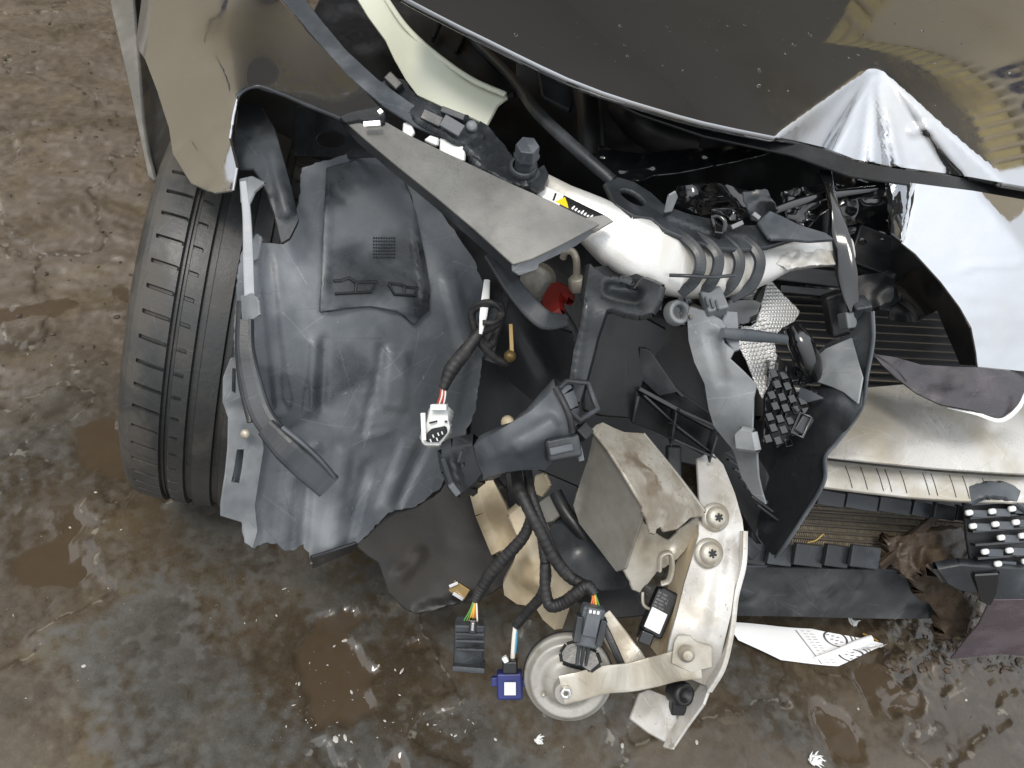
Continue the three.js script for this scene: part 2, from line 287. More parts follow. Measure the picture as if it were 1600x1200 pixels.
function relief(x, z) {
  const c = clod(x, z), p = pud(x, z), wx = x + 0.1 * (fbm(x * 6, z * 6, 81, 2) - 0.5), wz = z + 0.1 * (fbm(x * 5 + 7, z * 5, 82, 2) - 0.5);
  const ridge = 1 - Math.abs(fbm(wx * 4, wz * 12, 72, 4) * 2 - 1), fine = fbm(wx * 55, wz * 80, 75, 4) - 0.5, rub = sm(0.45, 0.7, fbm(wx * 5, wz * 5, 83, 3) + 0.35 * sm(-0.42, -0.2, x));
  let h = c * (0.012 * (ridge * ridge - 0.6) + 0.011 * (fbm(wx * 7, wz * 16, 70, 4) - 0.5) + fine * lerp(0.0014, 0.009, rub)) + (1 - c) * (0.0028 * (fbm(wx * 10, wz * 10, 76, 4) - 0.5) + 0.0013 * fine);
  const cr = fbm(wx * 4.2 + 3, wz * 4.2, 79, 5); h += (sm(0.5, 0.512, cr) - 0.5) * 0.0035 + (sm(0.4, 0.408, cr) - 0.5) * 0.002;
  return lerp(h, -0.0035, p) - 0.004 + pile(x, z) * (0.006 + 0.03 * (fbm(x * 34, z * 34, 86, 4) - 0.42));
}
{
  const axis = (a, b, st, far) => { const r = []; for (let v = a; v <= b; v += st) r.push(v); let d = st; const lo = [], hi = []; let L = a, H = b; while (d < far) { d *= 1.5; L -= d; H += d; lo.unshift(L); hi.push(H); } return lo.concat(r, hi); };
  const xs = axis(-0.75, 1.35, 0.0062, 14), zs = axis(-1.95, 1.2, 0.0068, 14), pos = [], uv = [], ind = [];
  for (const z of zs) for (const x of xs) { const e = sm(3, 1.6, Math.hypot(x - 0.3, z + 0.3)); pos.push(x, e ? relief(x, z) * e : -0.004 * e, z); uv.push((x + 0.9) / 2.4, (z + 2.0) / 3.2); }
  const n = xs.length; for (let j = 0; j < zs.length - 1; j++) for (let i = 0; i < n - 1; i++) { const a = j * n + i; ind.push(a, a + n, a + 1, a + 1, a + n, a + n + 1); }
  const g = new THREE.BufferGeometry(); g.setAttribute('position', new THREE.Float32BufferAttribute(pos, 3)); g.setAttribute('uv', new THREE.Float32BufferAttribute(uv, 2)); g.setIndex(ind); g.computeVertexNormals();
  const W = 1440, H = 1920, rough = new Uint8Array(W * H);
  const mud = hex(0x4d4437), mud2 = hex(0x40382d), clay = hex(0x675e54), blue = hex(0x50565a), pudc = hex(0x483d30), darkc = hex(0x2f2a24), ochre = hex(0x63573c);
  const map = tex(W, H, (u, v) => {
    const x = u * 2.4 - 0.9, z = v * 3.2 - 2.0, c = clod(x, z), p = pud(x, z);
    const wx = x + 0.1 * (fbm(x * 6, z * 6, 81, 2) - 0.5), wz = z + 0.1 * (fbm(x * 5 + 7, z * 5, 82, 2) - 0.5);
    const a = fbm(wx * 4, wz * 4, 101, 4), b = fbm(wx * 4 + wz * 3, wz * 4 - wx * 9, 103, 5), f = fbm(x * 75, z * 75, 105, 3), h = hash(Math.round(u * W), Math.round(v * H), 9);
    let col = mix3(mud2, mud, sm(0.3, 0.7, a)); col = mix3(col, clay, c * (0.5 + 0.5 * sm(0.3, 0.6, fbm(wx * 8, wz * 14, 107, 3))));
    const bl = sm(0.42, 0.68, b + (f - 0.5) * 0.3) * (1 - c) * 0.46; col = mix3(col, blue, bl);
    const q4 = fbm(wx * 14 + 1.6 * f, wz * 14 + 1.6 * a, 109, 4); col = mix3(col, darkc, sm(0.56, 0.76, q4) * 0.32 * (1 - c * 0.6)); col = mix3(col, ochre, sm(0.4, 0.22, q4) * 0.28 * (1 - bl));
    const cr = fbm(wx * 4.2 + 3, wz * 4.2, 79, 5), ed = sm(0.012, 0.002, Math.abs(cr - 0.506)); col = mix3(col, ed > 0.5 && f > 0.6 ? hex(0xa9a69c) : darkc, ed * 0.35);
    col = mix3(col, pudc, p * 0.7); col = mix3(col, mix3(darkc, mud, sm(0.35, 0.65, f)), pile(x, z) * 0.9);
    const gr = (f - 0.5) * 17 * (1 - p * 0.85) + (h - 0.5) * 10 * (1 - p); col = col.map(q => Math.max(0, Math.min(255, q + gr)));
    rough[Math.round(v * H) * W + Math.round(u * W)] = 255 * Math.max(0.05, lerp(lerp(0.27, 0.33, c) + (a - 0.5) * 0.4 + (f - 0.5) * 0.35, 0.07, p)); return col;
  }, true);
  const rmap = tex(W, H, (u, v) => { const r = rough[Math.round(v * H) * W + Math.round(u * W)]; return [r, r, r]; });
  for (const t of [map, rmap]) t.wrapS = t.wrapT = THREE.MirroredRepeatWrapping;
  structure('ground', g, new THREE.MeshStandardMaterial({ map, roughnessMap: rmap, roughness: 1, metalness: 0 }));
}
console.log('ground', performance.now() / 1000 | 0);

// ------------------------------------------------------------------ the shed the glossy paint mirrors (outside the frame)
{
  const cl = new THREE.MeshStandardMaterial({ color: 0xc9bb9d, roughness: 0.7 }), dk = new THREE.MeshStandardMaterial({ color: 0x6d6454, roughness: 0.85 }), nv = new THREE.MeshStandardMaterial({ color: 0x1d1c3a, roughness: 0.6 }), yl = new THREE.MeshStandardMaterial({ color: 0xcdbb7a, roughness: 0.7 });
  const font = await new FontLoader().loadAsync('fonts/droid/droid_sans_bold.typeface.json');
  const word = (size, txt) => { const g = new TextGeometry(txt, { font, size, depth: 0.02, curveSegments: 6 }); g.computeBoundingBox(); return g; };
  const wall = (name, label, w, h, base, turn, tx, ty, size, txt) => {
    const t = thing(name, label, 'wall', base), o = base;
    const q = g => { g.rotateY(turn); g.translate(o.x, o.y, o.z); return g; };
    part(t, 'cladding', q(new THREE.BoxGeometry(w, h, 0.12).translate(0, h / 2, -0.06)), cl);
    const ribs = []; for (let x = -w / 2 + 0.05; x < w / 2; x += 0.09) ribs.push(new THREE.BoxGeometry(0.05, 0.15, 0.03).translate(x, h - 0.08, 0.014)); for (let y = 0.05; y < h - 0.2; y += 0.09) ribs.push(new THREE.BoxGeometry(0.15, 0.05, 0.03).translate(-w / 2 + 0.08, y, 0.014));
    part(t, 'corrugated_band', q(merge(ribs)), yl);
    part(t, 'lettering', q(word(size, txt).translate(tx, ty, 0.002)), nv);
  };
  wall('shed_wall', 'beige clad shed wall with navy lettering behind the car', 14, 4.2, V(-0.6, 0, -4.6), 0, -1.3, 2.1, 0.22, 'DRONSFIELDS');
  wall('side_wall', 'beige clad side wall with navy lettering across the car', 1.85, 2.25, V(3.3, 0, -0.525), -Math.PI / 2, 0.14, 1.86, 0.17, 'DRO');
  const up = new THREE.BoxGeometry(0.15, 4.2, 5.0); up.translate(3.62, 2.1, -2.12);
  solo('dark_wall', up, dk, V(3.62, 0, -2.12), 'dark upright shed wall behind the beige side wall', 'wall');
  const rf = new THREE.BoxGeometry(4.9, 0.15, 4.7); rf.translate(1.3, 4.35, -2.35);
  solo('shed_roof', rf, dk, V(1.3, 4.27, -2.35), 'dark underside of the shed roof over the car', 'roof');
}

// ------------------------------------------------------------------ the car
const car = thing('damaged_car', 'dark grey crash damaged car with its front bumper torn off', 'car', V(0.3, 0, 0.1));

{ // front wheel, steered outwards
  const R = 0.3152, steer = 24.6 * Math.PI / 180, cam = -5 * Math.PI / 180;
  const ax = V(Math.cos(steer) * Math.cos(cam), Math.sin(cam), Math.sin(steer) * Math.cos(cam)), fw = V(-Math.sin(steer), 0, Math.cos(steer)), up = fw.clone().cross(ax);
  const c = V(-0.0561, R * 0.985, 0.0321), mtx = new THREE.Matrix4().makeBasis(ax, up, fw).setPosition(c);
  const grooves = [[-0.0521, 0.0048], [-0.0201, 0.0045], [0.016, 0.0045], [0.05, 0.005]], prof = [[-0.083, 0.205], [-0.1, 0.222], [-0.112, 0.246], [-0.1165, 0.268], [-0.1145, 0.286], [-0.109, 0.2975], [-0.103, 0.3045]];
  const crown = k => R - 0.0085 * Math.abs(k / 0.1) ** 3.2;
  const ks = [-0.097, -0.088, -0.074, -0.0615]; for (const [g, w] of grooves) { ks.push(g - w - 0.0012, g - w + 0.0006, g - 0.0008, g, g + 0.0008, g + w - 0.0006, g + w + 0.0012, g + w + 0.011); }
  ks.push(0.075, 0.088, 0.097, -0.0915, -0.0932, -0.0335, -0.0355);
  const cols = prof.map(p => [p[0], p[1], 0]).concat(ks.sort((a, b) => a - b).map(k => { let r = crown(k); for (const [g, w] of grooves) if (Math.abs(k - g) < w) r -= g < -0.04 && Math.abs(k - g) < 0.0005 ? 0.0035 : 0.0068; return [k, r, 1]; }), prof.slice().reverse().map(p => [-p[0], p[1], 0]));
  const NP = 60, fs = [0, 0.2, 0.4, 0.43, 0.55, 0.58, 0.8], th = []; for (let i = 0; i < NP; i++) for (const f of fs) th.push([i, f]);
  const slot = (k, f) => { const inS = f > 0.42 && f < 0.56; if (!inS) return 0; if (k < -0.0585 && k > -0.0925) return 0.0062; if (k > -0.0465 && k < -0.034) return 0.005; if (k > 0.058 && k < 0.104) return 0.0048; return 0; };
  const pos = [], uv = [], ind = [], nc = cols.length;
  for (let i = 0; i <= th.length; i++) for (const [k, r] of cols) {
    const [n, f] = th[i % th.length], a = ((n + f) / NP) * Math.PI * 2 + (i === th.length ? Math.PI * 2 : 0) - (k < 0 ? (k + 0.05) * 0.55 : 0);
    const flat = r - slot(k, f), y = flat * Math.sin(a), z = flat * Math.cos(a); pos.push(k, y, z); uv.push(k, (n + f) / NP * 2);
  }
  for (let i = 0; i < th.length; i++) for (let j = 0; j < nc - 1; j++) { const a = i * nc + j; ind.push(a, a + nc, a + 1, a + 1, a + nc, a + nc + 1); }
  const g = new THREE.BufferGeometry(); g.setAttribute('position', new THREE.Float32BufferAttribute(pos, 3)); g.setAttribute('uv', new THREE.Float32BufferAttribute(uv, 2)); g.setIndex(ind);
  const gn = g.toNonIndexed(); gn.computeVertexNormals(); gn.applyMatrix4(mtx);
  const wheel = new THREE.Group(); wheel.name = 'front_wheel'; car.add(wheel); origin.set(wheel, origin.get(car));
  part(wheel, 'tyre', gn, M.rubber);
  const rim = new THREE.LatheGeometry([[0.205, -0.09], [0.198, -0.085], [0.19, -0.07], [0.17, -0.02], [0.17, 0.06], [0.198, 0.085], [0.207, 0.09]].map(p => new THREE.Vector2(...p)), 48); rim.rotateZ(-Math.PI / 2); rim.applyMatrix4(mtx);
  part(wheel, 'rim', rim, M.steel);
  const sp = []; for (let k = 0; k < 5; k++) { const b = new RoundedBoxGeometry(0.025, 0.17, 0.05, 2, 0.008); b.translate(-0.055, 0.09, 0); b.rotateX(k * Math.PI * 0.4); b.applyMatrix4(mtx); sp.push(b); }
  for (const s of sp) part(wheel, 'spoke', s, M.steel);
  const disc = new THREE.CylinderGeometry(0.14, 0.14, 0.024, 40); disc.rotateZ(Math.PI / 2); disc.translate(0.03, 0, 0); disc.applyMatrix4(mtx); part(wheel, 'brake_disc', disc, M.castGrey);
}

// liner behind the missing bumper: a drum round the wheel that turns forward at its foot
const linerD = spline([[350, 300, 1.0], [350, 450, 0.985], [350, 600, 0.992], [350, 700, 1.01], [350, 800, 1.04], [450, 270, 1.05], [450, 400, 1.018], [450, 550, 1.02], [450, 700, 1.055], [450, 850, 1.1], [550, 260, 1.1], [550, 400, 1.055], [550, 550, 1.06], [550, 700, 1.1], [550, 850, 1.14], [650, 290, 1.13], [650, 450, 1.096], [650, 600, 1.125], [650, 750, 1.18], [740, 430, 1.16], [755, 560, 1.19], [740, 650, 1.23], [620, 800, 1.17]]);
const groove = (x, y, x0, y0, x1, y1, w) => { const dx = x1 - x0, dy = y1 - y0, t = ((x - x0) * dx + (y - y0) * dy) / (dx * dx + dy * dy); if (t < -0.05 || t > 1.05) return 0; const q = Math.hypot(x - x0 - dx * Math.min(1, Math.max(0, t)), y - y0 - dy * Math.min(1, Math.max(0, t))); return sm(w, w * 0.35, q) * sm(-0.05, 0.06, t) * sm(1.05, 0.94, t); };
const linerBump = (x, y) => 0.004 * groove(x, y, 507, 525, 502, 640, 9) - 0.005 * groove(x, y, 493, 530, 486, 650, 12) - 0.008 * groove(x, y, 622, 545, 615, 640, 26) + 0.004 * groove(x, y, 596, 540, 588, 640, 8) - 0.006 * groove(x, y, 460, 700, 440, 860, 15) + 0.009 * groove(x, y, 482, 740, 472, 870, 11) - 0.006 * groove(x, y, 540, 700, 515, 870, 16) + 0.007 * groove(x, y, 575, 720, 540, 860, 10) - 0.007 * groove(x, y, 640, 690, 600, 800, 16) + 0.008 * groove(x, y, 690, 640, 615, 795, 12) - 0.006 * groove(x, y, 720, 560, 700, 650, 20) + 0.004 * (fbm(x / 60, y / 60, 5, 3) - 0.5) - 0.004 * groove(x, y, 575, 682, 610, 675, 8) - 0.005 * groove(x, y, 480, 700, 500, 698, 8) + 0.004 * groove(x, y, 415, 400, 440, 640, 16) - 0.01 * groove(x, y, 700, 430, 735, 560, 18) + 0.006 * groove(x, y, 590, 580, 565, 680, 6);
const liner = sheet(car, 'wheel_arch_liner', M.liner, [[472, 262], [545, 240], [620, 250], [662, 292], [702, 350], [737, 400], [754, 440], [747, 500], [755, 555], [748, 600], [742, 645], [727, 677], [712, 705], [690, 760], [650, 792], [606, 800], [575, 835], [556, 852], [522, 862], [488, 880], [486, 870], [473, 850], [458, 860], [446, 862], [434, 850], [412, 848], [398, 856], [383, 848], [379, 815], [372, 805], [366, 760], [366, 690], [366, 600], [368, 500], [372, 420], [382, 380], [400, 380], [440, 380], [462, 348], [470, 300]], [], { dfn: (x, y) => linerD(x, y), bump: linerBump, res: 6, th: 0.003, rag: 3 });
{
  const off = (k, b) => ({ dfn: (x, y) => linerD(x, y) + linerBump(x, y) * (b ?? 0) - k });
  // raised panel with clips
  const panelB = (x, y) => 0.006 * sm(14, 0, Math.abs(x - lerp(512, 508, (y - 270) / 200) - 4)) * 0 - 0.004 * groove(x, y, 515, 275, 506, 478, 6) - 0.005 * groove(x, y, 640, 300, 664, 470, 7) - 0.003 * groove(x, y, 506, 482, 660, 486, 5);
  sheet(liner, 'raised_panel', M.linerWet, [[513, 262], [560, 250], [625, 268], [650, 330], [664, 400], [672, 450], [671, 484], [648, 506], [622, 484], [580, 478], [540, 480], [501, 487], [504, 400]], [], { dfn: (x, y) => linerD(x, y) - 0.009, bump: panelB, res: 7, th: 0.005 });
  const y0 = (x, y) => linerD(x, y) - 0.0105;
  for (const pl of [[[522, 439], [534, 438], [545, 434], [556, 441], [588, 440], [580, 456], [524, 459]], [[608, 442], [624, 444], [634, 448], [652, 450], [650, 462], [616, 460], [608, 444]]])
    bar(liner, 'moulded_clip', M.black, pl.map(p => [...p, y0(...p)]), 0.002, 0.002, { straight: true, sides: 6 });
  bar(liner, 'moulded_clip', M.black, [[557, 441, y0(557, 441)], [556, 457, y0(556, 457)]], 0.0014, 0.0016, { straight: true, sides: 6 });
  bar(liner, 'moulded_clip', M.black, [[632, 446, y0(632, 446)], [631, 461, y0(631, 461)]], 0.0014, 0.0016, { straight: true, sides: 6 });
  const dots = []; for (let i = 0; i < 9; i++) for (let j = 0; j < 7; j++) { const x = 584 + i * 4, y = 372 + j * 5, q = P(x, y, y0(x, y) + 0.001); dots.push(new THREE.BoxGeometry(0.0018, 0.0018, 0.0022).translate(q.x, q.y, q.z)); }
  part(liner, 'knurled_pad', dots, M.plastic).userData.kind = 'stuff';
  sheet(liner, 'foot_lip', M.plastic, [[487, 872], [520, 862], [556, 850], [560, 858], [522, 874], [490, 888]], [[520, 868, 1.13], [560, 852, 1.14], [488, 880, 1.12]], { res: 6, th: 0.004 });
  // outer flange with slot and screw
  const fd = (x, y) => linerD(x, y) - 0.012;
  sheet(liner, 'flange', M.grey, [[362, 560], [374, 560], [376, 612], [388, 640], [404, 662], [412, 700], [405, 745], [398, 790], [402, 830], [395, 856], [384, 848], [379, 816], [366, 812], [346, 806], [346, 786], [353, 742], [357, 700], [358, 652], [349, 628], [350, 590]], [], { dfn: fd, bump: (x, y) => 0.006 * sm(20, 0, Math.abs(y - 640)) + 0.003 * (fbm(x / 20, y / 20, 4, 3) - 0.5), res: 5, th: 0.003, holes: [[[370, 702], [383, 702], [380, 730], [375, 757], [361, 754], [366, 730]], [[363, 575], [370, 576], [370, 616], [362, 612]]] });
  part(liner, 'screw', latheGeo(P(383, 678, 0.995), TOCAM, [[0, 0.004], [0.003, 0.004], [0.0055, 0.002], [0.006, 0]], 14), M.steel);
  bar(liner, 'edge_strip', M.light, [[381, 284, 0.97], [386, 340, 0.965], [388, 400, 0.963], [390, 462, 0.965]], [0.0045, 0.005, 0.006, 0.006], 0.002, { sq: 0.4, sides: 8 });
  sheet(liner, 'edge_bracket', M.grey, [[376, 462], [392, 460], [402, 468], [404, 492], [392, 500], [378, 498]], [[376, 462, 0.968], [404, 490, 0.955], [378, 498, 0.97]], { res: 5, th: 0.004 });
  sheet(liner, 'edge_bracket', M.grey, [[374, 280], [392, 276], [412, 286], [396, 300], [388, 318], [376, 316]], [[376, 280, 0.972], [412, 286, 0.955], [378, 316, 0.97]], { res: 5, th: 0.004 });
  bar(liner, 'strut', M.plastic, [[384, 500, 0.962], [384, 545, 0.958], [394, 600, 0.956], [408, 645, 0.95], [428, 676, 0.945]], [0.009, 0.010, 0.012, 0.013, 0.013], 0.006, { sq: 0.5, sides: 12 });
  bar(liner, 'strut', M.black, [[376, 470, 0.972], [373, 540, 0.975], [378, 600, 0.975], [392, 660, 0.97]], 0.004, 0.004, { sq: 0.6, sides: 8 });
  const st = part(liner, 'strut_foot', sweepGeo(pts3([[418, 668, 0.945], [448, 700, 0.94], [480, 730, 0.945], [514, 760, 0.955]]), [0.012, 0.0155, 0.016, 0.0155], [0.009, 0.01, 0.009, 0.007], { sq: 0.35, sides: 16, seg: 12 }), M.plastic);
  part(st, 'ridge', sweepGeo(pts3([[442, 668, 0.932], [470, 690, 0.93], [500, 718, 0.935], [522, 744, 0.945]]), 0.003, 0.005, { sides: 8 }), M.slate);
  // clips down the inner edge of the tyre
  sheet(liner, 'clip_tab', M.grey, [[386, 392], [400, 366], [408, 372], [402, 404], [390, 410]], [[386, 392, 0.99], [408, 372, 0.985], [390, 410, 0.992]], { res: 5, th: 0.004 });
  // stains of dried mud and scuffs stand in the material; the upper flap
  sheet(liner, 'upper_flap', M.plastic, [[372, 172], [388, 158], [408, 168], [428, 200], [442, 246], [456, 296], [466, 344], [452, 372], [440, 379], [428, 330], [412, 285], [396, 262], [374, 262], [366, 226]], [[372, 172, 1.05], [428, 200, 1.04], [466, 344, 0.985], [440, 379, 0.975], [374, 262, 1.0], [412, 285, 0.985]], { res: 7, th: 0.005, bump: (x, y) => -0.008 * groove(x, y, 425, 230, 450, 340, 14) });
}
console.log('liner', performance.now() / 1000 | 0);

// added black backing behind the engine bay, its gloom put into the colour
{
  const bay = sheet(car, 'dark_bay_backing', M.black, [[455, 90], [560, -120], [1900, -140], [1900, 700], [1560, 720], [1240, 760], [1060, 720], [900, 760], [790, 760], [735, 690], [745, 560], [700, 350], [620, 250], [470, 280]], [[470, 280, 1.22], [560, -120, 1.6], [1900, -140, 2.1], [1900, 700, 1.72], [1240, 760, 1.4], [790, 760, 1.32], [745, 560, 1.28], [1100, 250, 1.55]], { res: 40, th: 0.01, bump: (x, y) => 0.03 * (fbm(x / 90, y / 90, 14, 3) - 0.5) });
  // engine bay odds and ends in the shade
  bar(bay, 'hose', M.black, [[905, 110, 1.28], [918, 160, 1.24], [922, 200, 1.22], [924, 245, 1.22]], 0.02, 0.02, { sides: 16 });
  bar(bay, 'hose', M.black, [[975, 160, 1.35], [1000, 190, 1.32], [1030, 210, 1.32], [1080, 220, 1.34]], 0.03, 0.03, { sides: 16 });
  bar(bay, 'pipe', M.plastic, [[700, 30, 1.3], [800, 122, 1.16], [838, 174, 1.1], [900, 233, 1.05], [958, 284, 1.03]], [0.006, 0.007, 0.0085, 0.0085, 0.008], undefined, { sides: 12 });
  sheet(bay, 'engine_cover', M.plastic, [[840, 100], [900, 130], [890, 170], [850, 150]], [[840, 100, 1.3], [900, 130, 1.3], [850, 150, 1.28]], { th: 0.01 });
  for (const [x, y] of [[1320, 330], [1375, 345]]) bar(bay, 'hose_arch', M.plastic, [[x - 30, y + 40, 1.3], [x - 22, y - 8, 1.28], [x, y - 22, 1.27], [x + 20, y - 5, 1.28], [x + 24, y + 45, 1.3]], 0.008, 0.006, { sides: 10 });
  bar(bay, 'hose', M.plastic, [[770, 560, 1.22], [790, 500, 1.2], [820, 470, 1.2], [870, 520, 1.22], [890, 590, 1.22]], 0.03, 0.02, { sides: 14 });
}
// white reservoir and the filter housing behind it
{
  const tank = sheet(car, 'washer_reservoir', M.tank, [[548, -20], [575, 25], [602, 62], [616, 92], [634, 124], [652, 148], [700, 170], [735, 182], [760, 194], [776, 164], [791, 152], [786, 142], [755, 132], [715, 108], [660, 68], [618, 28], [590, -20]], [[548, -20, 1.32], [602, 62, 1.25], [652, 148, 1.17], [760, 194, 1.14], [791, 152, 1.14], [715, 108, 1.16], [590, -20, 1.3], [640, 90, 1.18]], { res: 9, th: 0.006 });
  part(tank, 'rim_seam', sweepGeo(pts3([[598, -10, 1.29], [640, 48, 1.21], [690, 92, 1.165], [740, 126, 1.14], [790, 148, 1.13]]), 0.004, 0.003, { sides: 8 }), M.tank);
  const box = sheet(car, 'filter_housing', M.black, [[592, -20], [720, -20], [800, 90], [800, 140], [786, 147], [750, 132], [700, 100], [650, 60], [614, 22]], [[592, -20, 1.33], [720, -20, 1.36], [800, 90, 1.22], [786, 147, 1.16], [700, 100, 1.19], [640, 40, 1.25]], { res: 12, th: 0.02, bump: (x, y) => -0.006 * groove(x, y, 640, 20, 780, 120, 8) });
  for (const q of [[690, 30, 676, 62], [728, 50, 712, 84], [762, 76, 748, 108]]) part(box, 'rib', boxGeo(q[0], q[1], 1.24, q[2], q[3], 1.21, 5, 0.012), M.black);
}

// hood with the buckled leading edge
const hoodH = (x, z) => 0.862 - 0.10 * (z - 0.25) - 0.45 * Math.max(0, z - 0.26) ** 1.6 - 0.9 * Math.max(0, 0.42 - x - 0.25 * (0.3 - z)) ** 2.2;
const hoodSurf = (px, py) => { // height field in the car frame, met by the ray
  const r = ray(px, py), f = d => CAM.C.y + r.y * d - hoodH(CAM.C.x + r.x * d, CAM.C.z + r.z * d);
  let a = 0.55, b = 0.55; while (b < 4 && f(b) > 0) { a = b; b += 0.05; }
  for (let i = 0; i < 22; i++) { const m = (a + b) / 2; if (f(m) > 0) a = m; else b = m; }
  return (a + b) / 2;
};
const foldY = x => x < 1367 ? 97 + (1367 - x) * 0.757 : 97 + (x - 1367) * 0.944;
const creases = [[0.757, 0], [0.9, 0.00015], [1.0, 0.0003], [1.1, 0.00036], [1.25, 0.00047], [1.36, 0.00049], [1.43, 0.00059], [1.5, 0.00056], [1.6, 0.00054], [1.7, 0.00063], [1.8, 0.0006], [1.95, 0.00058], [2.02, 0.0006], [2.12, 0.0004], [2.3, 0.00025], [2.495, 0]];
const crease = a => { for (let i = 1; i < creases.length; i++) if (a <= creases[i][0]) { const p = creases[i - 1], q = creases[i]; return a < p[0] ? 0 : lerp(p[1], q[1], (a - p[0]) / (q[0] - p[0])); } return 0; };
const hoodBump = (x, y) => { // the buckle: a cone of flat facets folded down below a torn peak
  if (y < foldY(x) || x < 1190 || x > 1640) return 0;
  const r = Math.hypot(x - 1367, y - 97), a = Math.atan2(y - 97, x - 1367);
  return r * crease(a) * sm(1640, 1560, x) + 0.0025 * (fbm(x / 34, y / 34, 33, 2) - 0.5) * sm(10, 60, r) * sm(0, 20, y - foldY(x)) - 0.007 * sm(15, 0, Math.hypot(x - 1366, y - 108)) + 0.003 * groove(x, y, 1372, 130, 1384, 215, 12) - 0.004 * groove(x, y, 1420, 205, 1455, 200, 12);
};
{
  const edge = [[625, -10], [642, 0], [680, 20], [725, 43], [762, 61], [800, 80], [845, 102], [888, 122], [942, 143], [985, 157], [1025, 169], [1062, 180], [1100, 190], [1150, 201], [1200, 211], [1245, 220], [1287, 230], [1337, 249], [1390, 259], [1450, 267], [1520, 277], [1600, 291], [1700, 306], [1800, 325]];
  const hood = sheet(car, 'hood', M.paint, edge.concat([[1800, 100], [1800, -140], [1300, -140], [900, -140], [640, -120]]), [], { dfn: hoodSurf, bump: hoodBump, res: 6.5, th: 0.012 });
  part(hood, 'edge_seal', sweepGeo(edge.slice(8, 23).map(p => P(p[0], p[1] + 4, hoodSurf(...p) + hoodBump(...p) + 0.012)), 0.003, 0.003, { sides: 8, seg: 60 }), M.gloss);
  sheet(hood, 'inner_skin', M.black, edge.slice(6, 23).map(([x, y]) => [x, y + 3]).concat([[1700, 318], [1600, 312], [1450, 292], [1330, 275], [1240, 242], [1100, 212], [1000, 178]]), [], { dfn: (x, y) => hoodSurf(x, y - 22) + 0.03, res: 14, th: 0.004 });
  const drops = []; for (let i = 0; i < 130; i++) { const x = 800 + rnd() * 800, y = rnd() * 230; if (y > foldY(x) - 10 || y > 60 + (x - 760) * 0.19) continue; const q = P(x, y, hoodSurf(x, y)), s = 0.0006 + rnd() ** 3 * 0.0022; const g = new THREE.SphereGeometry(s, 8, 5); g.scale(1 + rnd(), 0.55, 1 + rnd() * 0.6); g.rotateY(rnd() * 6); g.translate(q.x, q.y, q.z); drops.push(g); }
  part(hood, 'water_drops', drops, new THREE.MeshPhysicalMaterial({ color: 0xffffff, roughness: 0.05, transmission: 1, thickness: 0.01, ior: 1.33 })).userData.kind = 'stuff';
}
console.log('hood', performance.now() / 1000 | 0);

